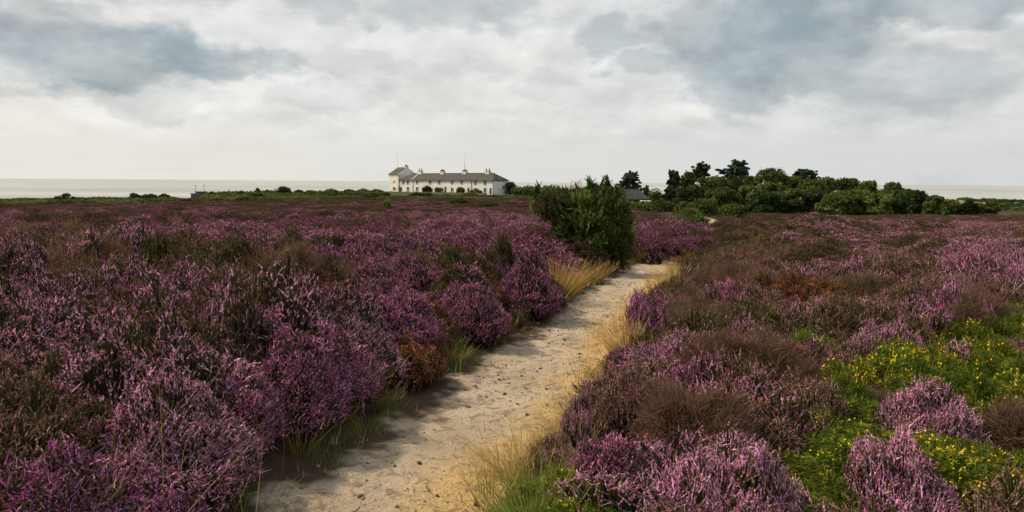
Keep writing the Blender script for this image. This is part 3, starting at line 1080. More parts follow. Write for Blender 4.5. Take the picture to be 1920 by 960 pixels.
acc = {k: [[], [], [], []] for k in srcs}
for lod, (y0, y1, sp) in enumerate(((1.6, 13.5, .30), (13.5, 46, .42), (46, 214, .80))):
    P = jitter_grid(y0, y1, sp)
    x, y = P[:, 0], P[:, 1]
    d, side = path_out(x, y)
    off = .20 if lod == 0 else .40
    keep = (d > np.where(side < 0, off + .10, off)) & clear_of_things(x, y)
    if lod == 2:
        ed = 205 + 14 * (fbm(x / 9, y / 9, 51) - .5)
        keep &= y < ed
        q = x / y
        keep &= ~((q > .13) & (y > 112 + 10 * (fbm(x / 8, y / 8, 52) - .5)))          # the copse stands here
        keep &= ~((q > .02) & (q < .15) & (y > 150))
        keep &= ~((q > -.01) & (q < .05) & (y > 105) & (fbm(x / 6, y / 6, 53) > .45))
    fr = (d > .04) & (d <= off + .12) & (rng.rand(len(x)) < (.55 if lod == 0 else .4)) & (y < 20)
    keep |= fr
    x, y, d, side, fr = x[keep], y[keep], d[keep], side[keep], fr[keep]
    n = len(x)
    hl = fbm(x / 1.1, y / 1.1, 41, 3)
    # lower plants near the path and on the right bank
    hs = (.22 + 1.65 * hl) * np.where(side > 0, .74, .98) * (.45 + .55 * sstep(0, .9, d))
    hs = np.where((side > 0) & (y < 8), hs * .82, hs) * (1, .80, .55)[lod]
    hs = hs * np.where(y > 38, .35 + .65 * sstep(.3, 3.0, d), 1)
    hs = hs * (1 - .72 * np.exp(-((x / y - .2475) / .013) ** 2) * sstep(21, 25, y))
    z = gz(x, y)
    px, py, _ = project(np.stack([x, y, z + .25 * hs], 1))
    a = fbm(x / (1.6 + y * .035), y / (1.6 + y * .05), 61, 3)
    b = fbm(x / (1.1 + y * .03), y / (1.1 + y * .05), 62, 3)
    u = rng.rand(n)
    left = side < 0
    typ = np.full(n, 'mauve', dtype='U8')
    typ[a > .46] = 'purple'
    typ[(a > .43) & (b > .54)] = 'pink'
    typ[(a < .40) & (b < .47)] = 'olive'
    dens = ~left
    typ[dens & (b < .37)] = 'dead'
    typ[dens & (a < .41) & (u < .5)] = 'olive'
    typ[dens & (typ == 'purple') & (u < .6)] = 'mauve'
    typ[dens & (py < 470) & (b > .5) & (px > 1560)] = 'pink'
    typ[left & (b < .33)] = 'dead'
    typ[left & (y > 9) & (fbm(x / 1.9, y / 2.6, 65, 3) > .595)] = 'olive'
    typ[left & (typ == 'olive') & (u < .45)] = 'mauve'
    sw = u < .16
    typ[sw] = rng.choice(['mauve', 'purple', 'pink', 'mauve'], int(sw.sum()))
    if lod < 2:
        m = inz(ZP, px, py) & (u < .75)
        typ[m] = 'purple'
        m = inz(ZK, px, py) & (u < .62)
        typ[m] = 'pink'
        m = inz(ZD, px, py) & (u < .32)
        typ[m] = 'dead'
        m = inz(ZD, px, py) & (u > .75)
        typ[m] = 'olive'
        m = inz(ZR, px, py) & (u < .72)
        typ[m] = 'rust'
        m = ~left & (px > 1420) & (py > 715) & (lod == 0)
        typ[m & (b > .54)] = 'gorse'
        typ[m & (b < .44)] = 'dead'
        m = left & (py > 555) & ((typ == 'olive') | (typ == 'dead'))
        typ[m] = np.where(u[m] < .5, 'pink', 'mauve')
        m = inz(ZG, px, py) & (u < .93) & ~left
        typ[m] = 'gorse'
    else:
        typ[(fbm(x / 3.2, y / 6.0, 64, 3) > .60)] = 'olive'
        typ[(typ == 'pink') & (u < .45)] = 'mauve'
        typ[typ == 'dead'] = 'mauve'
    m = dens & (px < 1780) & (py < 640) & (u > .46) & (typ != 'gorse') & (typ != 'rust')
    typ[m] = np.where(b[m] > .5, 'olive', np.where(a[m] > .5, 'mauve', 'dead'))
    s = (.80 + .5 * rng.rand(n)) * (.70 + .6 * hl)
    s = np.where(fr, .34, s)
    hs = np.where(fr, .30 + .2 * rng.rand(n), hs)
    for cls in acc:
        if cls == 'heather':
            m = np.isin(typ, KINDS)
            kid = np.array([KINDS.index(t_) if t_ in KINDS else 0 for t_ in typ])
            ix = np.where((lod == 0) & ~left, 3, lod) * len(KINDS) * NV + kid * NV + rng.randint(0, NV, n)
        else:
            m = typ == cls
            ix = lod * NV + rng.randint(0, NV, n)
            if cls == 'gorse':
                fz = inz([(1700, 700, 130, 40), (1900, 790, 60, 40), (1890, 900, 60, 60)], px, py)
                ix = lod * NV + np.where(fz & (u < .75), 0, np.where(rng.rand(n) < .4, 1, 2))
        k = int(m.sum())
        if not k:
            continue
        acc[cls][0].append(np.stack([x[m], y[m], z[m] - .02], 1))
        acc[cls][1].append(np.stack([.10 * rng.randn(k), .10 * rng.randn(k), 6.28 * rng.rand(k)], 1))
        hz = hs[m] if cls != 'gorse' else (.75 + .55 * rng.rand(k)) * (.62 + .38 * sstep(4.2, 6.0, y[m]))
        acc[cls][2].append(np.stack([s[m], s[m], hz], 1))
        acc[cls][3].append(ix[m])
NAMES = {'heather': ('heather', 'purple and pink heather carpeting the whole heath', 'heather'),
         'dead': ('dead_heather', 'brown dead heather scattered through the purple heath', 'dead heather'),
         'rust': ('bell_heather', 'rusty orange bell heather growing through the purple heath', 'bell heather'),
         'gorse': ('dwarf_gorse', 'low green dwarf gorse mat with small yellow flowers', 'gorse')}
for cls, (nm, lab, cat) in NAMES.items():
    A = acc[cls]
    scatter(nm, srcs[cls], np.concatenate(A[0]), np.concatenate(A[1]), np.concatenate(A[2]), np.concatenate(A[3]), lab, cat)

# loose grass along the path, and straw litter on its right edge
gsrc = [tuft(STRAW_BASE, STRAW, 34, .34, .20, 300 + i, .005).mesh('grass_tuft', M['grass']) for i in range(3)] + \
       [tuft(GREEN, GREEN, 46, .20, .22, 310 + i, .006, heads=0).mesh('grass_tuft', M['grass']) for i in range(3)] + \
       [tuft(DRY, DRY, 30, .085, .26, 320 + i, .004, heads=.05).mesh('grass_tuft', M['grass']) for i in range(3)]
P = jitter_grid(1.8, 26, .11, .45, 1.5)
x, y = P[:, 0], P[:, 1]
d, side = path_out(x, y)
nn_ = fbm(x / .8, y / .8, 71)
u = rng.rand(len(x))
px, py, _ = project(np.stack([x, y, gz(x, y)], 1))
typ = np.full(len(x), -1)
edgeband = (d > -.08) & (d < .35)
typ[edgeband & (side < 0) & (u < .09) & (nn_ > .46)] = 0
typ[edgeband & (side < 0) & (u > .82) & (nn_ > .47)] = 1
typ[(d > -.22) & (d < .1) & (side < 0) & (u > .3) & (u < .42)] = 2
typ[(side > 0) & (d > -.34 - .3 * (nn_ - .5)) & (d < .30) & (u < .62)] = 2
typ[(side > 0) & (d > -.20) & (d < .30) & (u > .90)] = 0
typ[(side > 0) & (d > -.05) & (d < .6) & (py > 880) & (u < .6)] = 1
typ[(d > .4) & (u < .012)] = 0
typ[(side > 0) & (d > .4) & inz(ZG, px, py) & (u > .93)] = 1
k = typ >= 0
x, y, typ = x[k], y[k], typ[k]
n = len(x)
scatter('grass', gsrc, np.stack([x, y, gz(x, y) - .005], 1), np.stack([.15 * rng.randn(n), .15 * rng.randn(n), 6.28 * rng.rand(n)], 1),
        (.7 + .6 * rng.rand(n))[:, None] * np.ones((1, 3)), typ * 3 + rng.randint(0, 3, n), 'straw coloured and green grass fringing the sandy path', 'grass')


# pebbles and clods lying on the sand
def pebble(seed, mat, tw=False):
    r = np.random.RandomState(seed)
    mb = MB()
    if tw:
        pts = np.cumsum(np.vstack([[0, 0, .2], np.stack([np.full(4, .8), .5 * r.randn(4), .15 * r.randn(4)], 1)]), 0)
        mb.tube(pts - pts.mean(0) + np.array([0, 0, .2]), [.10, .09, .08, .07, .04], 5)
    else:
        nu, nv = 8, 5
        vs = []
        for j in range(nv + 1):
            ph = -math.pi / 2 + math.pi * j / nv
            for i in range(nu):
                th = 2 * math.pi * i / nu
                k = 1 + .18 * r.randn()
                vs.append((math.cos(th) * math.cos(ph) * k, .8 * math.sin(th) * math.cos(ph) * k, .6 * math.sin(ph) * k))
        mb.add(vs, [(j * nu + i, j * nu + (i + 1) % nu, (j + 1) * nu + (i + 1) % nu, (j + 1) * nu + i) for j in range(nv) for i in range(nu)])
    return mb.mesh('pebble', mat, True)


psrc = [pebble(i, M['stone']) for i in range(3)] + [pebble(10 + i, M['dark_stone']) for i in range(3)] + [pebble(20 + i, M['bark'], True) for i in range(2)]
n = 8000
y = 2.6 + 16 * rng.rand(n) ** 1.3
l, r = path_lr(y)
x = l + (r - l) * (.02 + .96 * rng.rand(n))
kk = fbm(x * 1.6, y * 1.6, 81, 3) > .38 + .24 * rng.rand(n)
x, y, l, r = x[kk], y[kk], l[kk], r[kk]
n = len(x)
ui = np.clip((x - l) / (r - l), 0, 1)
iy = np.clip(np.searchsorted(pys, y), 0, len(pys) - 1)
iu = np.clip(np.round((ui + .16) / 1.32 * 63).astype(int), 0, 63)
z = PZ[iy, iu]
sz = .0018 + .016 * rng.rand(n) ** 9 + .0035 * rng.rand(n) ** 2
tid = rng.choice(8, n, p=[.17, .17, .16, .12, .11, .11, .08, .08])
sz = np.where(tid >= 6, sz * 2.2, sz)
scatter('gravel', psrc, np.stack([x, y, z + sz * .15], 1), np.stack([.2 * rng.randn(n), .2 * rng.randn(n), 6.28 * rng.rand(n)], 1),
        sz[:, None] * np.ones((1, 3)), tid, 'small stones, clods and twigs lying on the sandy path', 'gravel')

# ------------------------------------------------------------------ grass tussocks (things)
TUSS = [(1046, 566, 72, .34, 480, STRAW_BASE, STRAW, (.30, .1), 'large golden grass tussock leaning over the left path edge before the gorse bush'),
        (1108, 530, 40, .36, 240, STRAW_BASE, [(.34, .22, .10), (.30, .19, .08), (.40, .28, .10)], (.25, .1), 'brownish grass tussock between the golden tussock and the gorse bush'),
        (700, 770, 46, .26, 220, [(.10, .12, .03), (.14, .15, .04)], [(.20, .19, .06), (.30, .22, .09)], (.3, -.1), 'thin olive grass tussock on the left path edge below the rusty bell heather'),
        (840, 680, 36, .34, 240, [(.09, .12, .03), (.12, .14, .03)], [(.20, .20, .06), (.28, .20, .07)], (.25, -.1), 'green grass tussock at the left path edge under the rusty bell heather'),
        (930, 630, 32, .36, 220, [(.06, .09, .02), (.08, .11, .03)], [(.12, .15, .04), (.2, .17, .06)], (.3, -.1), 'dark green grass tussock at the foot of the violet heather'),
        (1172, 662, 78, .42, 300, STRAW, DRY, (-.25, -.1), 'pale straw grass tussock on the right path edge at the narrowest place'),
        (970, 905, 95, .30, 260, STRAW, DRY, (-.35, -.1), 'thin straw grass tussock on the right path edge nearest the viewer'),
        (1262, 545, 45, .40, 200, STRAW, DRY, (-.2, 0), 'bleached grass tussock on the right path edge near the bend'),
        (640, 785, 34, .22, 110, GREEN, GREEN, (.2, -.1), 'small green grass tuft in the shade of the left bank'),
        (985, 985, 110, .42, 330, GREEN, [(.20, .26, .05), (.26, .26, .08)], (-.15, 0), 'lush green grass tussock at the bottom edge right of the sand')]
for i, (px, py, hp, spread, n, pa, pb, lean, label) in enumerate(TUSS):
    p0 = hit(px, py)
    D = project(p0)[2]
    h = hp * D / F * 1.3
    mb = tuft(pa, pb, n, h, spread * max(1.0, D / 11), 400 + i, .0045 * max(1.0, D / 7), 5, lean, .2)
    o = mb.build('grass_tussock', M['grass'])
    o.location = p0
    tag(o, label, 'grass', 'grass tussocks along the path')

# long bent straws in the left foreground
mb = MB()
r_ = np.random.RandomState(77)
n = 26
p0 = hit(300, 985)
base = np.stack([.3 * r_.randn(n), .15 * r_.randn(n), np.full(n, .05)], 1)
d_ = np.stack([.5 * r_.randn(n) + .25, .2 * r_.randn(n), np.full(n, 1.0)], 1)
ln = .5 + .35 * r_.rand(n)
cc = pick(r_, [(.50, .36, .13), (.42, .30, .10), (.34, .28, .10)], n)
batch_ribbons(mb, base, d_, np.stack([.25 * r_.randn(n) + .12, .1 * r_.randn(n), -.12 * r_.rand(n)], 1), ln, np.full(n, .0042), cc * .8, cc, 6, r_)
o = mb.build('grass_tussock', M['grass'])
o.location = p0
tag(o, 'sparse long bent straws rising through the bell heather at the bottom left', 'grass', 'grass tussocks along the path')

# __TREES__
# ------------------------------------------------------------------ shrubs and trees
LEAFPAL = {'mid': [(.085, .112, .032), (.115, .145, .042), (.065, .088, .026), (.14, .165, .048)],
           'light': [(.125, .165, .045), (.155, .19, .055), (.095, .13, .036), (.175, .205, .06)],
           'dark': [(.055, .075, .027), (.072, .095, .034), (.045, .06, .024)],
           'pine': [(.075, .115, .066), (.095, .14, .076), (.06, .09, .055), (.12, .155, .075)],
           'yellow': [(.17, .17, .05), (.13, .145, .04), (.21, .19, .06)]}


def leaves(mb, cen, R, n, size, pal, rng, flat=1.0, up=.35):
    """n leaf sprays spread in the outer part of a blob"""
    d = unit(rng.randn(n, 3))
    d[:, 2] = np.abs(d[:, 2]) * 1.0 - .35 * (rng.rand(n) < .5)
    d = unit(d)
    rad = (.50 + .5 * rng.rand(n) ** .6) + .16 * np.abs(rng.randn(n))
    p = cen + d * rad[:, None] * np.asarray(R) * np.array([1, 1, flat])
    nrm = unit(d + .7 * rng.randn(n, 3) + np.array([0, 0, up]))
    a = unit(np.cross(nrm, rng.randn(n, 3)))
    b = np.cross(nrm, a)
    s = size * (.6 + .8 * rng.rand(n))[:, None]
    v = np.stack([p - a * s, p + b * s * .55, p + a * s, p - b * s * .55], 1)
    # droop the spray a little so it is not flat
    v[:, 0] -= nrm * s * .25
    v[:, 2] -= nrm * s * .25
    c = pick(rng, pal, n, .22) * (.66 + .34 * rng.rand()) * np.array([.9 + .2 * rng.rand(), 1, 1])
    mb.add(v.reshape(-1, 3), np.arange(n * 4).reshape(-1, 4), None, np.repeat(c, 4, 0))


def shrub(name, label, p0, w, h, pal, seed, group, nl=9, leaf=.12, n=900, cat='shrub', lean=0.0, stems=True):
    """a bush from the ground up: several leafy lobes on short stems"""
    rng = np.random.RandomState(seed)
    root = thing(name, label, cat, p0, group)
    mb = MB()
    st = MB()
    for k in range(nl):
        a = rng.rand() * 6.28
        rr = math.sqrt(rng.rand()) * .72
        top = (.45 + .42 * rng.rand()) * (1 - .45 * rr)
        R = np.array([w * .36, w * .36, h * .34]) * (.6 + .6 * rng.rand())
        c = np.array([math.cos(a) * rr * w * .55 + lean * h * top, math.sin(a) * rr * w * .55, max(h * top, R[2] * .6)])
        leaves(mb, c, R, int(n / nl), leaf, LEAFPAL[pal], rng)
        st.tube([np.array([c[0] * .15, c[1] * .15, -.1]), c * np.array([.6, .6, .5]), c], [.05 * h / 2, .035 * h / 2, .015 * h / 2], 5)
    # skirt down to the ground
    leaves(mb, np.array([0, 0, h * .22]), np.array([w * .5, w * .5, h * .30]), int(n * .35), leaf, LEAFPAL[pal], rng)
    mb.build('foliage', M['leaf'], root)
    st.build('stem', M['bark'], root)
    return root


def broad_tree(name, label, p0, w, h, pal, seed, group, n=3600, leaf=.30, low=.12):
    rng = np.random.RandomState(seed)
    root = thing(name, label, 'tree', p0, group)
    tr = MB()
    bend = rng.randn(2) * .06 * h
    tr.tube([(0, 0, -.3), (bend[0] * .3, bend[1] * .3, h * .25), (bend[0], bend[1], h * .62)], [.035 * h, .028 * h, .012 * h], 8)
    mb = MB()
    nl = 64
    for k in range(nl):
        a = rng.rand() * 6.28
        t = rng.rand()
        zz = low + (1 - low) * t
        env = math.sqrt(max(.02, 1 - (abs(zz - .45) / .62) ** 2.2))
        rr = w * env * (.30 + .66 * rng.rand()) * (.88 if k % 4 else .35)
        R = np.array([.24 * w, .24 * w, .13 * h + .05 * w]) * (.55 + .8 * rng.rand())
        c = np.array([math.cos(a) * rr, math.sin(a) * rr, min(zz * h, h - R[2] * .75)])
        leaves(mb, c, R, int(n / nl), leaf, LEAFPAL[pal], rng)
        if k % 4 == 0:
            s0 = np.array([bend[0] * .5, bend[1] * .5, h * (.2 + .3 * rng.rand())])
            tr.tube([s0, (s0 + c) / 2 + np.array([0, 0, .05 * h]), c], [.014 * h, .009 * h, .004 * h], 5)
    # a few loose sprigs sticking out of the outline
    for k in range(7):
        a = rng.rand() * 6.28
        c = np.array([math.cos(a) * w * .5 * rng.rand(), math.sin(a) * w * .5 * rng.rand(), h * (.90 + .10 * rng.rand())])
        leaves(mb, c, np.array([.25, .25, .45]), 26, leaf * .7, LEAFPAL[pal], rng)
    tr.build('trunk', M['bark'], root, True)
    mb.build('crown', M['leaf'], root)
    return root


def pine(name, label, p0, pads, h, seed, group, base=.45, dens=150, leaf=.18):
    """Scots pine: bare trunk, crooked limbs carrying flat pads of needles. pads: (dx, z, rx, rz)"""
    rng = np.random.RandomState(seed)
    root = thing(name, label, 'tree', p0, group)
    tr = MB()
    tr.tube([(0, 0, -.3), (.10, 0, h * .3), (-.10, .1, h * .6), (.05, 0, h * .90)], [.26, .20, .14, .04], 9)
    mb = MB()
    for (dx, z, rx, rz) in pads:
        dyy = rng.randn() * abs(rx) * .5
        c = np.array([dx, dyy, z])
        for k in range(max(7, int(8 * rx))):
            o = np.array([rng.randn() * rx * .5, rng.randn() * rx * .5, rng.randn() * rz * .6])
            R = np.array([rx * .30, rx * .30, rz * .55]) * (.6 + .6 * rng.rand())
            leaves(mb, c + o, R, int(dens * .62 * (.5 + .5 * rx)), leaf, LEAFPAL['pine'], rng, .9, .6)
        s0 = np.array([0, 0, max(h * .3, z - abs(dx) * .35 - .6)])
        tr.tube([s0, (s0 + c) / 2 + np.array([0, 0, -.15]), c], [.09, .06, .025], 6)
    tr.build('trunk', M['bark'], root, True)
    mb.build('crown', M['leaf'], root)
    return root


COPSE = 'trees of the dark copse on the right'


def place_tree(px, top, hw, Y):
    p = at(px, Y)
    t = CAM[2] + ray(px, top)[2] * Y
    return p, hw * Y / F, t - p[2]


# Scots pines above the copse
def dome_pads(hw, h, depth, n, seed, flat=.42, extra=()):
    r_ = np.random.RandomState(seed)
    P_ = []
    for q_ in range(n):
        v = (q_ + .5) / n                       # from the top of the crown down
        env = hw * math.sqrt(max(.05, 1 - (1 - v) ** 2.1)) * (1 - .25 * max(0, v - .7) / .3)
        a_ = (r_.rand() * 2 - 1)
        rx_ = hw * (.30 + .16 * r_.rand())
        P_.append((a_ * max(env - rx_ * .6, .05), h - rx_ * flat - depth * v, rx_, rx_ * flat))
    return P_ + list(extra)


p, w, h = place_tree(1378, 299, 34, 150)
pine('pine_tree', 'tallest Scots pine with flat layered crown and one long limb reaching left', p,
     [(a + .5, z_, b, c) for a, z_, b, c in dome_pads(2.6, h, 4.2, 32, 11, .30)] + [(-3.2, h - 1.9, .7, .25), (-2.6, h - 2.1, .8, .3), (-2.0, h - 2.7, .9, .3), (-2.4, h - 3.6, .8, .3), (-1.6, h - 3.9, .8, .3)], h, 501, COPSE, dens=190)
p, w, h = place_tree(1314, 305, 22, 152)
pine('pine_tree', 'rounded Scots pine second from the left, standing left of the tallest pine', p,
     dome_pads(2.1, h, 3.2, 30, 12, .42) + [(-2.0, h - 2.4, .6, .3), (1.9, h - 3.1, .6, .3)], h, 502, COPSE, dens=190)
p, w, h = place_tree(1508, 317, 27, 156)
pine('pine_tree', 'low domed Scots pine just showing above the middle of the copse', p, dome_pads(2.7, h, 2.6, 28, 13, .36), h, 503, COPSE, dens=190)
p, w, h = place_tree(1262, 321, 20, 142)
pine('pine_tree', 'dark irregular pine at the left end of the copse', p,
     dome_pads(2.0, h, 6.0, 48, 14, .55) + [(-.5, h - .2, .5, .4)], h, 504, COPSE, dens=230)
p, w, h = place_tree(1182, 322, 22, 190)
pine('pine_tree', 'lone bushy pine rising behind the dark barn roof', p,
     dome_pads(2.7, h, 4.6, 44, 15, .5) + [(-3.0, h - 3.6, .9, .5), (-2.4, h - 4.2, 1.2, .6), (2.8, h - 4.6, 1.0, .6)], h, 505, 'trees beside the barn', dens=210)

TREES = [  # px, top, half width, depth, palette, label
    (1290, 325, 17, 146, 'mid', 'narrow light topped broadleaf tree between the two left pines of the copse'),
    (1335, 335, 44, 138, 'mid', 'spreading broadleaf tree under the rounded pine'),
    (1378, 333, 34, 146, 'dark', 'dark broadleaf tree around the trunk of the tallest pine'),
    (1412, 334, 26, 144, 'mid', 'broadleaf tree right of the tallest pine'),
    (1442, 320, 40, 142, 'mid', 'tallest domed broadleaf tree right of the tallest pine'),
    (1480, 333, 30, 144, 'mid', 'broadleaf tree directly left of the low domed pine'),
    (1355, 356, 40, 122, 'mid', 'lower oak in the front row below the rounded pine'),
    (1300, 352, 34, 126, 'dark', 'dark spreading tree in the front row at the left of the copse'),
    (1405, 352, 34, 124, 'light', 'pale green tree in the front row below the tallest pine'),
    (1448, 346, 38, 128, 'light', 'pale green tree below the tallest domed broadleaf'),
    (1436, 362, 36, 116, 'dark', 'dark blue green thicket tree low in the middle of the copse front'),
    (1485, 358, 32, 118, 'mid', 'tree in the front row below the low domed pine'),
    (1520, 340, 36, 136, 'mid', 'broadleaf tree directly right of the low domed pine'),
    (1552, 336, 34, 140, 'mid', 'broadleaf tree with sprigs above the right half of the copse'),
    (1527, 360, 32, 118, 'dark', 'dark tree in the front row left of the large pale bush tree'),
    (1588, 338, 30, 142, 'mid', 'broadleaf tree with a bare sprig on top in the right half of the copse'),
    (1625, 343, 34, 140, 'mid', 'broadleaf tree behind the large pale bush tree'),
    (1600, 359, 44, 112, 'light', 'large pale green rounded tree in front of the right half of the copse'),
    (1645, 366, 32, 110, 'light', 'second pale green rounded tree, right of the large one'),
    (1562, 368, 30, 110, 'light', 'smaller pale green rounded tree, left of the large one'),
    (1672, 345, 26, 136, 'mid', 'last tall tree at the right shoulder of the copse'),
    (1695, 358, 28, 128, 'mid', 'tree on the falling right slope of the copse'),
    (1675, 375, 32, 112, 'dark', 'dark thicket tree low on the right slope of the copse'),
    (1720, 361, 22, 126, 'dark', 'dark upright tree near the right end of the copse'),
    (1752, 370, 22, 122, 'mid', 'small tree with a pointed top right of the dark upright one'),
    (1785, 379, 22, 118, 'mid', 'low tree in the thin right tail of the copse'),
    (1818, 382, 18, 116, 'dark', 'small dark tree in the thin right tail of the copse'),
    (1860, 380, 14, 118, 'mid', 'last small tree at the right tip of the copse in front of the marsh'),
    (1838, 386, 14, 118, 'mid', 'little bush tree left of the last small tree of the copse'),
]
for i, (px, top, hw, Y, pal, label) in enumerate(TREES):
    p, w, h = place_tree(px, top, hw, Y)
    broad_tree('broadleaf_tree', label, p, w, h, pal, 600 + i, COPSE, n=int(2600 + 100 * hw), leaf=.24, low=.02)

SHRUBS = [  # px, base Y, top py, half width px, palette, label, group
    (1245, 120, 374, 26, 'dark', 'dark low shrub at the left foot of the copse', COPSE),
    (1290, 110, 378, 26, 'mid', 'brownish green shrub left of where the path reappears', COPSE),
    (1205, 128, 379, 40, 'mid', 'broad shrub in front of the white van', 'shrubs before the barn'),
    (1172, 124, 377, 24, 'light', 'pale green shrub just right of the big gorse bush in front of the barn', 'shrubs before the barn'),
    (1235, 128, 377, 26, 'dark', 'dark shrub right of the white van', 'shrubs before the barn'),
    (1325, 108, 372, 34, 'mid', 'green shrub above the far piece of sandy path', COPSE),
    (1375, 100, 384, 26, 'mid', 'rounded green shrub right of the far piece of sandy path', COPSE),
    (1392, 92, 390, 16, 'dark', 'small dark brown green shrub on the heath ridge', COPSE),
    (1225, 178, 358, 20, 'mid', 'hazy shrub against the sea right of the barn', 'shrubs before the barn'),
    (1252, 178, 357, 12, 'dark', 'small dark shrub against the sea, touching the copse', 'shrubs before the barn'),
    (1160, 158, 352, 14, 'dark', 'overgrown shrub covering the left end of the barn roof', 'shrubs before the barn'),
    (1213, 180, 348, 9, 'dark', 'dark shrub behind the right end of the barn roof', 'shrubs before the barn'),
    # scrub right of the cottages
    (957, 262, 341, 16, 'dark', 'dark tall shrub against the right end wall of the cottages', 'shrubs around the cottages'),
    (975, 258, 350, 20, 'mid', 'green shrub second to the right of the cottages', 'shrubs around the cottages'),
    (1000, 250, 348, 22, 'mid', 'green shrub third to the right of the cottages, half behind the big gorse', 'shrubs around the cottages'),
    (1035, 240, 347, 30, 'mid', 'green shrub showing above the left of the big gorse bush', 'shrubs around the cottages'),
    (1120, 210, 342, 34, 'dark', 'dark thicket left of the lone bushy pine', 'trees beside the barn'),
    (985, 215, 366, 26, 'mid', 'low green shrub on the grass right of the cottages', 'shrubs around the cottages'),
    # in front of the cottage wall
    (801, 281, 349, 9, 'dark', 'dark round shrub against the cottage front near the second door', 'shrubs around the cottages'),
    (822, 278, 351, 9, 'mid', 'loose green shrub left of the brown cottage door', 'shrubs around the cottages'),
    (863, 268, 351, 8, 'mid', 'brownish green shrub hiding a lower window in the middle of the cottages', 'shrubs around the cottages'),
    (890, 260, 354, 9, 'light', 'pale green shrub between the two right blue doors', 'shrubs around the cottages'),
    (900, 258, 358, 4, 'dark', 'small dark conical shrub left of the bright blue door', 'shrubs around the cottages'),
    # on the grass before the cottages
    (715, 230, 361, 22, 'dark', 'dark low shrub on the grass below the cottage tower', 'shrubs around the cottages'),
    (782, 232, 361, 14, 'dark', 'dark low shrub on the grass below the left cottages', 'shrubs around the cottages'),
    (802, 230, 361, 10, 'dark', 'smaller dark low shrub beside it on the grass below the left cottages', 'shrubs around the cottages'),
    (835, 226, 365, 14, 'mid', 'green low shrub on the grass below the middle of the cottages', 'shrubs around the cottages'),
    (880, 226, 362, 18, 'mid', 'broad green low shrub on the grass below the right cottages', 'shrubs around the cottages'),
    (925, 222, 366, 24, 'dark', 'dark hedge like shrub below the right end of the cottages', 'shrubs around the cottages'),
    (955, 215, 367, 22, 'mid', 'green hedge like shrub below the right end wall', 'shrubs around the cottages'),
    (858, 140, 373, 18, 'dark', 'dark green flat shrub in the far heather below the cottages', 'scrub in the far heather'),
    (918, 118, 380, 20, 'dark', 'dark green spreading shrub in the far heather left of the gorse', 'scrub in the far heather'),
    (823, 128, 381, 9, 'dark', 'small dark shrub in the far heather', 'scrub in the far heather'),
    # cliff top on the left, from left to right
    (50, 226, 371, 34, 'mid', 'flat bracken clump leftmost on the cliff top', 'scrub along the cliff top'),
    (108, 228, 369, 8, 'dark', 'low dark shrub leaning at the foot of the wind bent tree', 'scrub along the cliff top'),
    (254, 232, 362, 10, 'dark', 'first of three round dark shrubs on the cliff top', 'scrub along the cliff top'),
    (281, 232, 363, 14, 'dark', 'middle of three round dark shrubs on the cliff top', 'scrub along the cliff top'),
    (308, 232, 364, 11, 'dark', 'right of three round dark shrubs on the cliff top', 'scrub along the cliff top'),
    (401, 230, 358, 10, 'dark', 'round dark shrub directly right of the concrete lookout', 'scrub along the cliff top'),
    (420, 230, 359, 10, 'dark', 'second round dark shrub right of the concrete lookout', 'scrub along the cliff top'),
    (450, 232, 359, 8, 'dark', 'small dark shrub left of the lone post', 'scrub along the cliff top'),
    (481, 212, 362, 14, 'dark', 'dark hummock shrub in front of the lone post', 'scrub along the cliff top'),
    (482, 236, 353, 6, 'dark', 'small domed shrub right of the lone post', 'scrub along the cliff top'),
    (502, 236, 354, 12, 'dark', 'open shrub with gaps left of the tallest cliff top shrub', 'scrub along the cliff top'),
    (530, 236, 350, 16, 'dark', 'tallest dark shrub on the cliff top', 'scrub along the cliff top'),
    (562, 238, 355, 12, 'dark', 'dark shrub right of the tallest cliff top shrub', 'scrub along the cliff top'),
    (585, 240, 356, 14, 'mid', 'green shrub midway between the tallest shrub and the cottages', 'scrub along the cliff top'),
    (622, 242, 354, 16, 'mid', 'long green shrub left of the cottage tower', 'scrub along the cliff top'),
    (655, 244, 352, 12, 'dark', 'tall dark shrub left of the cottage tower', 'scrub along the cliff top'),
    (682, 246, 354, 14, 'mid', 'green shrub nearest the cottage tower', 'scrub along the cliff top'),
    (708, 262, 355, 14, 'dark', 'dark shrub touching the cottage tower', 'scrub along the cliff top'),
    (640, 212, 366, 20, 'mid', 'low green shrub on the grass strip left of the cottages', 'scrub along the cliff top'),
    (690, 208, 366, 18, 'dark', 'low dark shrub on the grass strip below the tower shrub', 'scrub along the cliff top'),
]
for i, (px, Y, top, hw, pal, label, grp) in enumerate(SHRUBS):
    p = at(px, Y)
    t_ = CAM[2] + ray(px, top)[2] * Y
    h = max(t_ - p[2], .5)
    w = hw * Y / F
    shrub('shrub', label, p, w * 1.5, h, pal, 700 + i, grp, nl=8, leaf=.10 + .0010 * Y * .8, n=int(500 + 26 * hw))

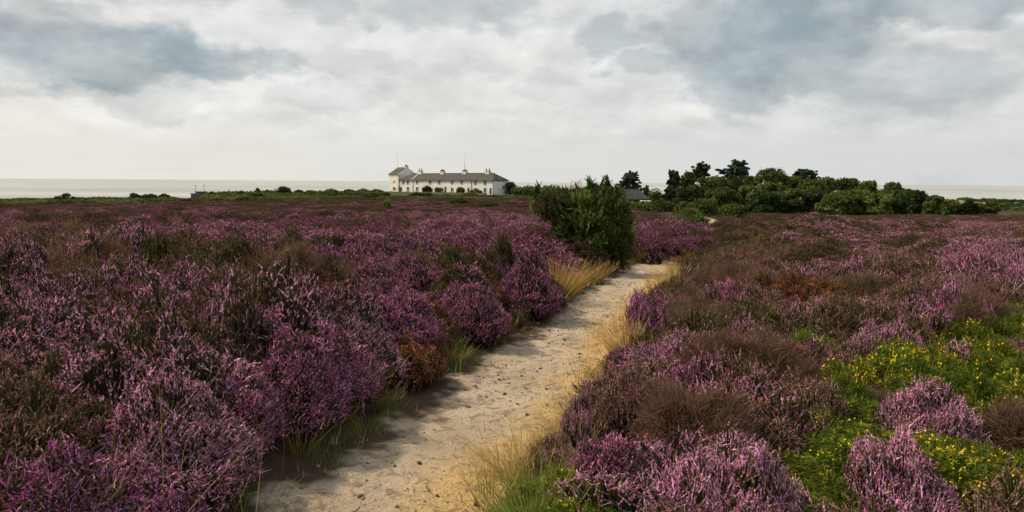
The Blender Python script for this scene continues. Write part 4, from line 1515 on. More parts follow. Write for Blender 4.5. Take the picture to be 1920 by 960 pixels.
# low green bracken and scrub strip behind the heather (uncountable)
bsrc = []
for i, pal in enumerate(('mid', 'light', 'yellow', 'dark')):
    r_ = np.random.RandomState(900 + i)
    m_ = MB()
    for kx in range(4):
        leaves(m_, np.array([.5 * r_.randn(), .5 * r_.randn(), .28]), np.array([.6, .6, .42]), 60, .17, LEAFPAL[pal], r_)
    bsrc.append(m_.mesh('bracken_clump', M['leaf']))
P = jitter_grid(192, 262, 1.15, .70, 4)
x, y = P[:, 0], P[:, 1]
q = x / y
bn = fbm(x / 9, y / 9, 91)
k = (q < .12) & (y < np.where(q < -.17, 243, 258)) & (y > 202 + 12 * (fbm(x / 9, y / 9, 51) - .5)) & ((bn > .40) | (y > 232))
k &= ~((q > -.17) & (q < 0.01) & (y > 250))
k &= ~((q > -.425) & (q < -.372) & (y > 217))
x, y, bn, q = x[k], y[k], bn[k], q[k]
n = len(x)
ix = np.where((bn > .62) & (y < 232), 2, np.where(bn > .52, 1, np.where(rng.rand(n) < .55, 0, 3)))
ix = np.where(rng.rand(n) < .2, rng.randint(0, 4, n), ix)
hh = (.55 + .9 * fbm(x / 5, y / 5, 92)) * np.where((q > -.42) & (q < -.17) & (y > 226), .7 + 2.0 * fbm(x / 3.5, y / 3.5, 94), np.where(q > -.19, .55, 1.0))
# marsh scrub
Pm = np.stack([rng.uniform(120, 560, 900), rng.uniform(330, 760, 900)], 1)
qm = Pm[:, 0] / Pm[:, 1]
km = (qm > .45) & (qm < .74) & (fbm(Pm[:, 0] / 50, Pm[:, 1] / 50, 93) > .5)
Pm = Pm[km]
xm, ym = Pm[:, 0], Pm[:, 1]
X_ = np.concatenate([x, xm])
Y_ = np.concatenate([y, ym])
sc = np.concatenate([hh, 1.5 + 2.0 * rng.rand(len(xm))])
ix = np.concatenate([ix, np.where(rng.rand(len(xm)) < .6, 3, 0)])
n = len(X_)
scatter('bracken', bsrc, np.stack([X_, Y_, gz(X_, Y_)], 1), np.stack([0 * X_, 0 * X_, 6.28 * rng.rand(n)], 1),
        np.stack([sc * 1.3, sc * 1.3, sc], 1), ix, 'green bracken and low scrub between the heather and the cliff edge', 'bracken')

# wind bent little tree at the left cliff edge
p = at(122, 230)
root = thing('wind_bent_tree', 'small wind bent tree with flat crown standing alone on the left cliff edge', 'tree', p)
h = CAM[2] + ray(122, 362)[2] * 230 - p[2]
r_ = np.random.RandomState(950)
tr = MB().tube([(-.5, 0, -.2), (-.2, 0, h * .4), (.25, 0, h * .75)], [.10, .08, .04], 7)
tr.tube([(-.2, 0, h * .4), (-.9, 0, h * .6)], [.06, .03], 6)
cr = MB()
for (a, z_, rx, rz) in ((.5, h - .5, .9, .5), (-.2, h - .7, .7, .45), (1.0, h - .8, .6, .4), (-1.0, h - 1.2, .9, .6), (-1.7, h - 1.5, .7, .5), (.2, h - 1.3, 1.0, .5), (2.3, h - 1.4, .6, .4)):
    leaves(cr, np.array([a, 0, z_]), np.array([rx, rx * .8, rz]), 220, .13, LEAFPAL['dark'], r_)
tr.build('trunk', M['bark'], root)
cr.build('crown', M['leaf'], root)

# __GORSE__
# ------------------------------------------------------------------ gorse bushes
GP = [(.075, .115, .03), (.095, .15, .036), (.06, .09, .024), (.12, .18, .045)]


def gorse_bush(label, p0, blobs, nshoot, seed, brown=.05, slen=.26, nsp=34, group=None, pal=GP):
    """blobs: (x, y, z, rx, ry, rz)"""
    rng = np.random.RandomState(seed)
    root = thing('gorse_bush', label, 'shrub', p0, group)
    vol = np.array([b[3] * b[5] for b in blobs])
    vol = np.maximum(vol, vol.max() * .045)
    which = rng.choice(len(blobs), nshoot, p=vol / vol.sum())
    B = np.array(blobs)[which]
    d = unit(rng.randn(nshoot, 3))
    d[:, 2] = np.where(d[:, 2] < -.5, -d[:, 2], d[:, 2])
    rad = .55 + .47 * rng.rand(nshoot) ** .7
    # the shoots stand together in sprays
    ns_ = max(12, nshoot // 17)
    sp_ = rng.randint(0, ns_, nshoot)
    B, d, rad = B[:ns_][sp_], d[:ns_][sp_], (.66 + .54 * rng.rand(ns_) ** .9)[sp_]
    d = unit(d + .20 * rng.randn(nshoot, 3))
    tip = B[:, :3] + d * (rad * (.88 + .16 * rng.rand(nshoot)))[:, None] * B[:, 3:]
    tip[:, 2] = np.maximum(tip[:, 2], .05)
    tone = (.55 + .9 * rng.rand(ns_))[sp_][:, None]
    ax = unit(d * .9 + np.array([0, 0, .75]) + .3 * rng.randn(nshoot, 3))
    sl = slen * (.6 + .7 * rng.rand(nshoot))
    long_ = rng.rand(nshoot) < .06
    sl[long_] *= 1.7
    br = rng.rand(nshoot) < brown
    c = pick(rng, pal, nshoot, .2) * tone
    c[br] = pick(rng, [(.16, .07, .035), (.12, .06, .03)], int(br.sum()))
    base = tip - ax * sl[:, None] * .6
    mb = MB()
    # stalks
    batch_ribbons(mb, base, ax, np.zeros_like(base), sl, np.full(nshoot, .014), c * .7, c, 3, rng)
    p = np.repeat(base, nsp, 0)
    t = np.tile(np.linspace(.08, 1, nsp), nshoot)
    a2 = np.repeat(ax, nsp, 0)
    p = p + a2 * (np.repeat(sl, nsp) * t)[:, None]
    nd = unit(a2 * .7 + .8 * unit(rng.randn(len(p), 3)))
    cc = np.repeat(c, nsp, 0) * (.7 + .6 * t[:, None])  # lit tips put into the colour: needles brighten along the shoot
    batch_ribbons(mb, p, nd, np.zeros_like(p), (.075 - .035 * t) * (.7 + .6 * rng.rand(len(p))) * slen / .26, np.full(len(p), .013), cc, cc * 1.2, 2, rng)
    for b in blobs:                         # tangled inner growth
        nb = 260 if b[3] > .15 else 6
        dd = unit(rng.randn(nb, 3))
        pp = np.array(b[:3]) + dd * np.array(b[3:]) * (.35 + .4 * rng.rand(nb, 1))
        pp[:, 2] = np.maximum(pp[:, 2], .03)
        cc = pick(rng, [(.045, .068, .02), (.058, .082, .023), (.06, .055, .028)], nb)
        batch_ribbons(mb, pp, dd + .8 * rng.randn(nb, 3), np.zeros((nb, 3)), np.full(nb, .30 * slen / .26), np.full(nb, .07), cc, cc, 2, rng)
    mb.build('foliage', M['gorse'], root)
    st = MB()
    for b in blobs[:11]:
        e = np.array(b[:3])
        st.tube([np.array([e[0] * .25, e[1] * .25, -.1]), e * np.array([.6, .6, .5]), e], [.04, .028, .012], 6)
    st.build('stem', M['bark'], root)
    return root


p0 = hit(1128, 503)
D = float(project(p0)[2])
k = D / F
bl = []
for (px, py, rx, ry, dy) in ((1090, 402, 60, 38, .0), (1036, 392, 34, 26, .1), (1130, 400, 44, 38, .1), (1112, 434, 56, 46, -.1), (1140, 458, 36, 46, -.1),
                             (1152, 418, 26, 46, 0), (1066, 380, 42, 20, .2), (1120, 376, 34, 22, .1), (1160, 474, 14, 32, 0), (1105, 470, 40, 30, .1), (1066, 432, 34, 34, .15),
                             (1003, 364, 5, 10, .1), (1013, 360, 5, 11, 0), (1034, 362, 6, 12, .1), (1060, 356, 7, 14, 0), (1086, 362, 8, 12, .1), (1103, 354, 6, 13, 0),
                             (1126, 352, 8, 13, .1), (1136, 350, 5, 12, 0), (1152, 366, 9, 13, 0), (1172, 392, 8, 12, 0), (1178, 420, 7, 12, 0), (1180, 450, 7, 12, 0), (1182, 480, 8, 14, 0)):
    bl.append(((px - 1128) * k, dy, (503 - py) * k, rx * k, max(rx * k * .8, .3) if rx > 10 else rx * k, ry * k))
gb = gorse_bush('big dark green spiny gorse bush standing beside the bend of the path', p0, bl, 2800, 31, .008, .22, 26)
# brown withered branches on its left and top
r_ = np.random.RandomState(8)
for (px, py, n_, dx) in ((1014, 388, 60, -.6), (1032, 392, 30, -.3), (1078, 356, 40, .0), (1135, 372, 14, .2)):
    mb = MB()
    b0 = np.array([(px - 1128) * k, -.15, (503 - py) * k])
    base = b0 + np.array([.09, .06, .07]) * np.clip(r_.randn(n_, 3), -1.6, 1.6)
    d_ = np.stack([dx + .4 * r_.randn(n_), .3 * r_.randn(n_), .7 + .3 * r_.rand(n_)], 1)
    c = pick(r_, [(.12, .07, .04), (.10, .055, .035), (.15, .10, .055)], n_)
    batch_ribbons(mb, base, d_, .03 * r_.randn(n_, 3), .10 + .12 * r_.rand(n_), np.full(n_, .012), c, c * 1.1, 3, r_)
    wb = mb.build('withered_branch', M['gorse'], gb)
    tag(wb, 'brown withered branch of the gorse bush')

p0 = hit(1283, 438)
D = float(project(p0)[2])
k = D / F
gorse_bush('low rounded bright green gorse bush left of the far path', p0,
           [(0, 0, 8 * k, 44 * k, 30 * k, 20 * k), (20 * k, 0, 14 * k, 28 * k, 25 * k, 16 * k), (-24 * k, .1, 8 * k, 24 * k, 20 * k, 14 * k)], 700, 32, .03, .3, 20, 'low gorse bushes on the heath',
           [(.07, .13, .03), (.10, .17, .04), (.05, .09, .02)])
p0 = hit(1287, 409)
D = float(project(p0)[2])
k = D / F
gorse_bush('yellowish green gorse bush behind the low rounded one', p0,
           [(0, 0, 6 * k, 24 * k, 18 * k, 12 * k), (10 * k, 0, 8 * k, 14 * k, 12 * k, 10 * k)], 420, 33, .03, .4, 16, 'low gorse bushes on the heath',
           [(.13, .16, .04), (.10, .14, .035), (.16, .18, .05)])

# birch sapling in the far heather below the tower
p = at(726, 100)
h = CAM[2] + ray(726, 374)[2] * 100 - p[2]
shrub('birch_sapling', 'small bright green sapling standing alone in the heather below the tower', p, 1.0, max(h, 1.3), 'light', 960, None, 7, .09, 800, 'sapling')

# bare bleached twigs at the far right
p0 = hit(1895, 585)
root_z = p0
mb = MB()
r_ = np.random.RandomState(12)
for k_ in range(9):
    a = r_.randn(2) * .12
    x0 = .25 * r_.randn()
    mb.tube([(x0, 0, 0), (x0 + a[0], a[1], .25), (x0 + a[0] * 2.2, a[1] * 1.5, .45), (x0 + a[0] * 2.6 + .08 * r_.randn(), a[1] * 2, .62)], [.009, .008, .006, .003], 5)
o = mb.build('bare_twigs', M['deadwood'])
o.location = p0
tag(o, 'bleached bare twigs sticking out of the heather at the right edge', 'twigs')

# __HOUSE__
# ------------------------------------------------------------------ coastguard cottages
U = np.array([36.4, -42.0, 0]) / math.hypot(36.4, 42.0)       # along the front, to the right and nearer
Nn = np.array([-U[1], U[0], 0])                                 # into the building (right and away)
if Nn[1] < 0:
    Nn = -Nn
O = np.array([ray(748.6, 365)[0] * 300, 300.0, 0])              # left end of the terrace front


def wall_hit(px, py, off=0.0):
    """(s, z) on the front wall plane"""
    d = ray(px, py)
    o = O + Nn * off
    # CAM + d*t = o + U*s   (xy)
    A = np.array([[d[0], -U[0]], [d[1], -U[1]]])
    t_, s_ = np.linalg.solve(A, o[:2] - CAM[:2])
    return s_, CAM[2] + d[2] * t_


def W3(s, n, z):
    return O + U * s + Nn * n + np.array([0, 0, z])


def zpx(zx, zy):
    return 700 + zx / 6.4, 280 + zy / 6.4


s1, _ = wall_hit(*zpx(1440, 450))
Zb = min(float(gz(*(W3(q_, 0, 0)[:2]))) for q_ in (0, s1)) - 1.2
Ze = float(np.mean([wall_hit(*zpx(330, 363))[1], wall_hit(*zpx(1430, 376))[1]]))
DEP = 6.2
Zr = Ze + 2.35
house = thing('coastguard_cottages', 'long white terrace of cottages with slate roof and taller tower end, on the cliff top', 'building', W3(s1 / 2, DEP / 2, float(gz(*(W3(s1 / 2, 0, 0)[:2])))))
HL = np.array(house.location)
AX = (U, Nn)


def hb(mb, s, n, z, ls, ln_, lz):
    mb.box(W3(s, n, z) - HL, (ls, ln_, lz), axes=AX)


OPEN = []                                    # window and door openings on the front: s0, s1, z0, z1
wins = [(zx, 392, 30, 40) for zx in (360, 415, 525, 680, 788, 946, 1060, 1224, 1340)] + \
       [(415, 474, 30, 44), (525, 476, 32, 46), (683, 480, 28, 44), (946, 487, 34, 50), (1070, 490, 30, 48), (1222, 490, 34, 50), (1340, 492, 36, 55)]
wins[7:9] = [(1224, 396, 34, 44), (1340, 397, 34, 44)]
doors = [(326, 480, 40, 52, 'bluegrey'), (600, 483, 24, 56, 'bluegrey'), (866, 482, 26, 64, 'brown'), (1142, 492, 26, 62, 'blue'), (1407, 505, 28, 78, 'blue')]
mb = MB()
# front wall with real openings: a grid of cells, the openings left out
ops = []
for (zx, zy, w_, h_) in wins:
    a = wall_hit(*zpx(zx - w_ / 2, zy + h_ / 2))
    b = wall_hit(*zpx(zx + w_ / 2, zy - h_ / 2))
    ops.append([a[0], b[0], a[1], b[1], 'w', None])
for (zx, zy, w_, h_, c_) in doors:
    a = wall_hit(*zpx(zx - w_ / 2, zy + h_ / 2))
    b = wall_hit(*zpx(zx + w_ / 2, zy - h_ / 2))
    ops.append([a[0], b[0], a[1], b[1], 'd', c_])
ss = sorted({0.0, s1} | {o_[0] for o_ in ops} | {o_[1] for o_ in ops})
zs = sorted({Zb, Ze} | {o_[2] for o_ in ops} | {o_[3] for o_ in ops})
TH = .30
for i in range(len(ss) - 1):
    run = None
    for j in range(len(zs) - 1):
        cs, cz = (ss[i] + ss[i + 1]) / 2, (zs[j] + zs[j + 1]) / 2
        solid = not any(o_[0] < cs < o_[1] and o_[2] < cz < o_[3] for o_ in ops)
        if solid and run is None:
            run = zs[j]
        if (not solid or j == len(zs) - 2) and run is not None:
            top = zs[j + 1] if solid else zs[j]
            hb(mb, cs, TH / 2, (run + top) / 2, ss[i + 1] - ss[i], TH, top - run)
            run = None
hb(mb, s1 - TH / 2, (DEP + TH) / 2, (Zb + Ze) / 2, TH, DEP - TH, Ze - Zb)           # right end
hb(mb, s1 / 2 - TH / 2 - .002, DEP - TH / 2, (Zb + Ze) / 2, s1 - TH - .004, TH, Ze - Zb)            # back
hb(mb, TH / 2, DEP / 2, (Zb + Ze) / 2, TH - .004, DEP - 2 * TH - .01, Ze - Zb)
mb.build('wall', M['render'], house)
# black sheet behind the openings, stands in for the shade of the rooms
mb = MB()
hb(mb, s1 / 2, .62, (Zb + Ze) / 2, s1 - .8, .04, Ze - Zb - .1)
mb.build('dark_room_sheet', M['tar'], house)
for (a0, a1, z0, z1, ty, c_) in ops:
    sm_, wm_, hm_ = (a0 + a1) / 2, a1 - a0, z1 - z0
    zm = (z0 + z1) / 2
    if ty == 'w':
        fr = MB()
        f_ = .07
        hb(fr, a0 + f_ / 2, .14, zm, f_, .10, hm_)
        hb(fr, a1 - f_ / 2, .14, zm, f_, .10, hm_)
        hb(fr, sm_, .14, z1 - f_ / 2, wm_ - 2 * f_, .10, f_)
        hb(fr, sm_, .14, z0 + f_ / 2, wm_ - 2 * f_, .10, f_)
        hb(fr, sm_, .14, zm, .10, .09, hm_ - 2 * f_)
        win = fr.build('window', M['frame'], house)
        pn = MB()
        hb(pn, sm_, .17, zm, wm_ - .06, .02, hm_ - .06)
        pn.build('pane', M['glass'], win)
        sl_ = MB()
        hb(sl_, sm_, -.05, z0 - .06, wm_ + .16, .16, .10)
        sl_.build('sill', M['pipe'], win)
    else:
        dr = MB()
        hb(dr, sm_, .15, zm, wm_ - .02, .08, hm_ - .02)
        if c_ == 'brown':       # round headed surround
            pass
        do = dr.build('door', M[c_], house)
        if c_ == 'blue':
            do['label'] = 'blue door'
        if c_ == 'brown':
            do['label'] = 'brown door'
        pa = MB()
        hb(pa, sm_, .104, zm + hm_ * .2, wm_ * .6, .012, hm_ * .3)
        hb(pa, sm_, .104, zm - hm_ * .2, wm_ * .6, .012, hm_ * .3)
        pa.build('door_panel', M[c_], do)
# small vents on the right end wall
for (n_, zx) in ((2.0, 0), (4.4, 0)):
    v = MB()
    v.box(W3(s1 + .03, n_, Ze - .55) - HL, (.06, .28, .28), axes=AX)
    v.build('vent', M['pipe'], house)

# main roof, hipped at both ends
ov = .35
ridge0 = 3.9
ridge1 = s1 - 3.4
e = Ze + .02
V = [W3(-.0, -ov, e), W3(s1 + ov, -ov, e), W3(s1 + ov, DEP + ov, e), W3(-.0, DEP + ov, e), W3(ridge0, DEP / 2, Zr), W3(ridge1, DEP / 2, Zr)]
Vl = [v_ - np.array([0, 0, .14]) for v_ in V[:4]]
mb = MB()
mb.add(np.array(V + Vl) - HL, quads=[(0, 1, 5, 4), (2, 3, 4, 5), (6, 9, 8, 7), (0, 6, 7, 1), (1, 7, 8, 2), (2, 8, 9, 3), (3, 9, 6, 0)], tris=[(1, 2, 5), (3, 0, 4)])
rf = mb.build('roof', M['slate'], house)
mb = MB()
hb(mb, (ridge0 + ridge1) / 2, DEP / 2, Zr + .05, ridge1 - ridge0 + .3, .28, .12)
mb.build('ridge_tiles', M['pipe'], rf)
mb = MB()
hb(mb, s1 / 2, -ov - .07, e - .10, s1 - .1, .12, .12)
mb.build('gutter', M['pipe'], house)
# white party wall across the roof near the tower
pz = wall_hit(*zpx(468, 372))[0]
mb = MB()
tt_ = [W3(pz - .15, -ov + .1, e + .10), W3(pz + .15, -ov + .1, e + .10), W3(pz + .15, DEP / 2, Zr + .38), W3(pz - .15, DEP / 2, Zr + .38)]
bb_ = [v_ - np.array([0, 0, .5]) for v_ in tt_]
mb.add(np.array(tt_ + bb_) - HL, quads=[(0, 1, 2, 3), (7, 6, 5, 4), (0, 4, 5, 1), (1, 5, 6, 2), (2, 6, 7, 3), (3, 7, 4, 0)])
mb.build('party_wall', M['render'], house)


def chimney(s, n, zbase, ztop, ls, ln_, pots, tall=.55):
    mb = MB()
    hb(mb, s, n, (zbase + ztop) / 2, ls, ln_, ztop - zbase)
    hb(mb, s, n, ztop - .16, ls + .16, ln_ + .16, .14)
    ch = mb.build('chimney', M['render'], house)
    cp_ = MB()
    hb(cp_, s, n, ztop + .10, ls + .06, ln_ + .06, .2)
    cp_.build('chimney_cap', M['pot'], ch)
    for q_ in pots:
        pt = MB()
        b0 = W3(s + q_, n, ztop + .2) - HL
        pt.tube([b0, b0 + np.array([0, 0, tall * .7]), b0 + np.array([0, 0, tall * .72]), b0 + np.array([0, 0, tall])], [.17, .14, .19, .18], 10)
        pt.build('chimney_pot', M['pot'], ch)


for (zx, pots, tall) in ((566, (-.75, .75), .8), (831, (-.8, -.27, .27, .8), .42), (1099, (-.8, -.27, .27, .8), .42), (1375, (-.8, .8), .75)):
    s_, _ = wall_hit(*zpx(zx, 300), off=DEP / 2)
    zt = wall_hit(*zpx(zx, 264), off=DEP / 2)[1]
    chimney(s_, DEP / 2, Zr - .7, zt, 2.1, .85, pots, tall)
# tower
T0 = wall_hit(*zpx(198, 400))[0]
TW = -T0
Zte = wall_hit(*zpx(250, 298))[1]
TD = 8.2
Ztr = Zte + 2.5
mb = MB()
hb(mb, T0 + TW / 2 - .15, TD / 2 - .3, (Zb + Zte) / 2, TW + .3, TD, Zte - Zb)
# gables
for s_ in (T0 - .003, .0 + .003):
    g = [W3(s_ - .15 + .15 * (s_ < -1), -.297, Zte), W3(s_ - .15 + .15 * (s_ < -1), TD - .303, Zte), W3(s_ - .15 + .15 * (s_ < -1), TD / 2 - .3, Ztr)]
    g2 = [v_ + U * .28 * (1 if s_ < -1 else -1) for v_ in g]
    mb.add(np.array(g + g2) - HL, quads=[(0, 1, 4, 3), (1, 2, 5, 4), (2, 0, 3, 5)], tris=[(0, 2, 1), (3, 4, 5)])
mb.build('tower_wall', M['render'], house)
mb = MB()
a0, a1 = T0 - .3, -.35
for sg in (0, 1):
    n0 = -.3 - .35 if sg == 0 else TD - .3 + .35
    zlow = Zte - .22
    top = [W3(a0, n0, zlow + .12), W3(a1, n0, zlow + .12), W3(a1, TD / 2 - .3, Ztr + .14), W3(a0, TD / 2 - .3, Ztr + .14)]
    bot = [v_ - np.array([0, 0, .12]) for v_ in top]
    mb.add(np.array(top + bot) - HL, quads=[(0, 1, 2, 3), (7, 6, 5, 4), (0, 4, 5, 1), (1, 5, 6, 2), (2, 6, 7, 3), (3, 7, 4, 0)])
mb.build('tower_roof', M['slate_moss'], house)
chimney(-.9, TD / 2 - .3, Ztr - .6, wall_hit(*zpx(408, 205), off=TD / 2)[1], 1.25, .95, (-.28, .28), .45)
for (zx, zy, w_, h_, mt, nm) in ((220, 391, 36, 26, 'frame', 'window'), (250, 391, 20, 26, 'glass', 'window'), (253, 473, 32, 46, 'glass', 'window')):
    a = wall_hit(*zpx(zx - w_ / 2, zy + h_ / 2), off=-.3)
    b = wall_hit(*zpx(zx + w_ / 2, zy - h_ / 2), off=-.3)
    sm_, wm_, zm, hm_ = (a[0] + b[0]) / 2, b[0] - a[0], (a[1] + b[1]) / 2, b[1] - a[1]
    fr = MB()
    for q_ in (-1, 1):
        hb(fr, sm_ + q_ * (wm_ / 2 - .05), -.33, zm, .10, .09, hm_)
        hb(fr, sm_, -.33, zm + q_ * (hm_ / 2 - .05), wm_ - .2, .09, .10)
    if nm == 'window' and h_ > 40:
        hb(fr, sm_, -.33, zm, .12, .085, hm_ - .2)
    win = fr.build('window', M['frame'], house)
    pn = MB()
    hb(pn, sm_, -.315, zm, wm_ - .16, .03, hm_ - .16)
    pn.build('blind' if mt == 'frame' else 'pane', M[mt], win)
a = wall_hit(*zpx(281, 460), off=-.35)
mb = MB()
hb(mb, a[0], -.38, a[1], 1.1, .14, 1.1)
mb.build('sign_board', M['whitepaint'], house)
for (zx, off) in ((309, -.4), (475, -.1), (1178, -.1), (1436, -.1)):
    s_ = wall_hit(*zpx(zx, 430), off=off)[0]
    mb = MB()
    b0 = W3(s_, off, Zb + .3) - HL
    b1 = W3(s_, off, (Zte if zx < 320 else Ze) - .2) - HL
    mb.tube([b0, b1], .09, 8)
    mb.build('downpipe', M['pipe'], house)
# thin aerial on the third terrace chimney
s_, _ = wall_hit(*zpx(1096, 200), off=DEP / 2 + .6)
z0 = Zr - .3
z1 = wall_hit(*zpx(1094, 60), off=DEP / 2)[1]
zmid = wall_hit(*zpx(1094, 170), off=DEP / 2)[1]
mb = MB()
b0 = W3(s_, DEP / 2 + .62, 0) - HL
mb.tube([b0 + np.array([0, 0, z0]), b0 + np.array([0, 0, zmid])], [.07, .07], 6)
mb.tube([b0 + np.array([0, 0, zmid]), b0 + np.array([0, 0, z1])], [.03, .015], 6)
mb.build('aerial', M['steel'], house)
# flagpole behind the tower
s_, _ = wall_hit(*zpx(289, 150), off=TD + 2)
zt = wall_hit(*zpx(289, 70), off=TD + 2)[1]
pb = W3(s_, TD + 2, 0)
pb[2] = float(gz(pb[0], pb[1]))
fp = thing('flagpole', 'tall thin pale pole rising behind the tower of the cottages', 'flagpole', pb)
MB().tube([(0, 0, -.2), (0, 0, (zt - pb[2]) * .5), (0, 0, zt - pb[2])], [.10, .08, .06], 8).build('pole', M['frame'], fp)
MB().box((0, 0, zt - pb[2] + .08), (.26, .26, .16)).build('cap', M['frame'], fp)

# low dark garden wall along the cottage front
mb = MB()
r_ = np.random.RandomState(3)
for s_ in np.arange(T0, s1 + 1.5, 1.2):
    q_ = W3(s_ + .6, -4.5, 0)
    g_ = float(gz(q_[0], q_[1]))
    mb.box(np.array([q_[0], q_[1], g_ + .25 + .03 * r_.randn()]), (1.197, .35, 1.5 + .08 * r_.randn()), axes=AX)
gw = mb.build('garden_wall', M['concrete'])
tag(gw, 'low dark garden wall running along the front of the white cottages', 'wall')

# ------------------------------------------------------------------ barn
YB = 168
kb = YB / F
pb = at(1182, YB)
ridge_z = CAM[2] + ray(1182, 353.5)[2] * YB
eave_z = CAM[2] + ray(1195, 373)[2] * YB
xr = ray(1197, 353)[0] * YB
xl = ray(1148, 353)[0] * YB
xe = ray(1214, 373)[0] * YB
barn = thing('barn', 'dark boarded barn with grey pitched roof half hidden behind shrubs', 'barn', pb)
BO = np.array(pb)
mb = MB()
run = 3.0
top = [(xl - .6, YB - run, eave_z), (xe, YB - run, eave_z), (xr, YB, ridge_z), (xl, YB, ridge_z), (xe, YB + run, eave_z), (xl - .6, YB + run, eave_z)]
bot = [(a[0], a[1], a[2] - .16) for a in top]
mb.add(np.array(top + bot) - BO, quads=[(0, 1, 2, 3), (3, 2, 4, 5), (0, 6, 7, 1), (1, 7, 10, 4), (4, 10, 11, 5), (5, 11, 6, 0), (6, 11, 10, 7)], tris=[(1, 4, 2), (0, 3, 5)])
rf = mb.build('roof', M['barnroof'], barn)
mb = MB()
mb.box(np.array([(xl + xr) / 2, YB, ridge_z + .04]) - BO, (xr - xl + .2, .3, .12))
mb.build('ridge_cap', M['barnroof'], rf)
mb = MB()
zb_ = pb[2] - .5
mb.box(np.array([(xl + xe) / 2 - .3, YB, (zb_ + eave_z - .17) / 2]) - BO, (xe - xl - .5, 2 * run - .8, eave_z - .17 - zb_))
mb.build('wall', M['tar'], barn)
mb = MB()
mb.box(np.array([ray(1179, 377)[0] * YB, YB - run + .37, CAM[2] + ray(1179, 377)[2] * YB]) - BO, (.35, .08, .35))
mb.build('window', M['frame'], barn)

# white van parked before the barn: only its roof shows over the shrubs
YV = 152
xv = ray(1214, 378)[0] * YV
pv = np.array([xv, YV, float(gz(xv, YV))])
vt = CAM[2] + ray(1214, 376.6)[2] * YV - pv[2]
van = thing('parked_van', 'white vehicle roof showing over the shrubs at the right of the barn', 'van', pv)
prof = np.array([(-1.0, .35), (-1.0, vt - .25), (-.92, vt - .02), (.92, vt), (1.0, vt - .25), (1.0, .35)])
Ln = 4.2
mb = MB()
f0 = [(a, -.0, b) for a, b in prof]
f1 = [(a, Ln * .75, b) for a, b in prof]
f2 = [(a * .97, Ln, min(b, vt * .55)) for a, b in prof]
m6 = 6
qs = []
for layer in range(2):
    for k_ in range(m6):
        qs.append((layer * m6 + k_, layer * m6 + (k_ + 1) % m6, (layer + 1) * m6 + (k_ + 1) % m6, (layer + 1) * m6 + k_))
mb.add(np.array(f0 + f1 + f2), quads=qs + [(0, 1, 4, 5), (1, 2, 3, 4), (12, 17, 16, 13), (13, 16, 15, 14)])
body = mb.build('body', M['whitepaint'], van)
mb = MB()
mb.box((0, -.012, vt - .62), (1.6, .02, .5))
mb.build('rear_window', M['glass'], van)
for sx_ in (-1, 1):
    for yy_ in (.7, Ln - .8):
        wh = MB().tube([(sx_ * .86, yy_, .33), (sx_ * 1.03, yy_, .33)], [.33, .33], 16)
        w_ = wh.build('wheel', M['rubber'], van)
        MB().tube([(sx_ * 1.031, yy_, .33), (sx_ * 1.05, yy_, .33)], [.19, .17], 12).build('rim', M['steel'], w_)

# ------------------------------------------------------------------ concrete lookout and poles on the cliff top
YL = 232


def at_px(px, py, Y):
    d = ray(px, py)
    return np.array([d[0] * Y, Y, CAM[2] + d[2] * Y])


pl = at(374, YL)
lk = thing('concrete_lookout', 'small dark stepped concrete lookout on the cliff edge with two poles behind', 'lookout', pl)


def px_box(px0, px1, py0, Y, dep, base):
    a = at_px(px0, py0, Y)
    b = at_px(px1, py0, Y)
    zt_ = (a[2] + b[2]) / 2
    return np.array([(a[0] + b[0]) / 2, Y, (zt_ + base) / 2]) - pl, (b[0] - a[0], dep, zt_ - base)


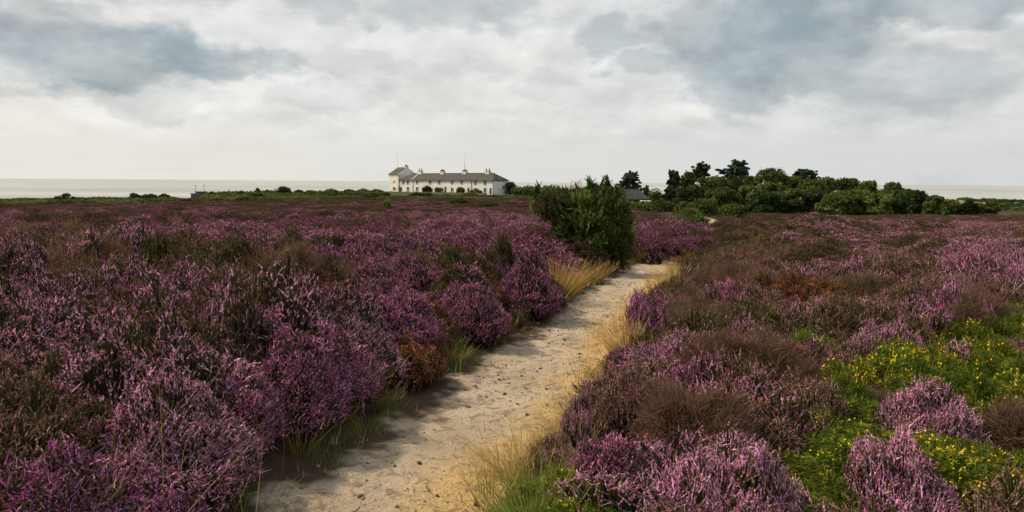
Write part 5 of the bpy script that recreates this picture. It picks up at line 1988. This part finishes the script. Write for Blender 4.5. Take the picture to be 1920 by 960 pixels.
base = pl[2] - .3
mb = MB()
c, s_ = px_box(369.5, 385, 360.5, YL, 2.4, base)
mb.box(c, s_)
mb.build('wall', M['concrete'], lk)
mb = MB()
c, s_ = px_box(360.5, 369.4, 363.8, YL, 2.2, base)
mb.box(c, s_)
mb.build('low_wing', M['concrete'], lk)
mb = MB()
a = at_px(359, 362.6, YL)
b = at_px(369.4, 362.6, YL)
mb.box(np.array([(a[0] + b[0]) / 2, YL, a[2] - .05]) - pl, (b[0] - a[0], 2.6, .16))
a = at_px(368.8, 359.4, YL)
b = at_px(385.6, 359.4, YL)
mb.box(np.array([(a[0] + b[0]) / 2, YL, a[2] - .02]) - pl, (b[0] - a[0], 2.8, .22))
mb.build('roof_slab', M['concrete'], lk)
mb = MB()
c, s_ = px_box(383, 385.4, 358.6, YL + .3, .8, at_px(383, 359.5, YL)[2])
mb.box(c, s_)
mb.build('vent', M['concrete'], lk)
for (px, py, arm, label) in ((367.3, 347.6, -1, 'thin dark pole with short left arm beside the concrete lookout'), (383, 347.2, 1, 'thin dark pole with raised right arm beside the concrete lookout')):
    q_ = at(px, YL + 3)
    tp = at_px(px, py, YL + 3)
    hgt = tp[2] - q_[2]
    po = thing('pole', label, 'pole', q_, 'poles beside the lookout')
    MB().tube([(0, 0, -.2), (0, 0, hgt)], [.07, .055], 8).build('shaft', M['steel'], po)
    am = MB()
    if arm < 0:
        am.tube([(0, 0, hgt - .1), (-.9, 0, hgt + .02)], [.03, .02], 6)
    else:
        am.tube([(-.25, 0, hgt - .12), (.5, 0, hgt + .25)], [.04, .02], 6)
    am.box((0, 0, hgt - .05), (.22, .16, .22))
    am.build('arm', M['steel'], po)
# lone post with a rounded head
q_ = at(470.5, 234)
tp = at_px(470.5, 357.3, 234)
hgt = tp[2] - q_[2]
po = thing('post', 'lone dark post with round head on the cliff top between shrubs', 'post', q_)
MB().tube([(0, 0, -.2), (.03, 0, hgt * .7), (.05, 0, hgt - .5)], [.15, .13, .12], 8).build('shaft', M['bark'], po)
hd = MB()
hd.tube([(.05, 0, hgt - .52), (.05, 0, hgt - .40), (.05, 0, hgt - .2), (.05, 0, hgt - .02)], [.12, .22, .24, .10], 10)
hd.build('head', M['bark'], po)
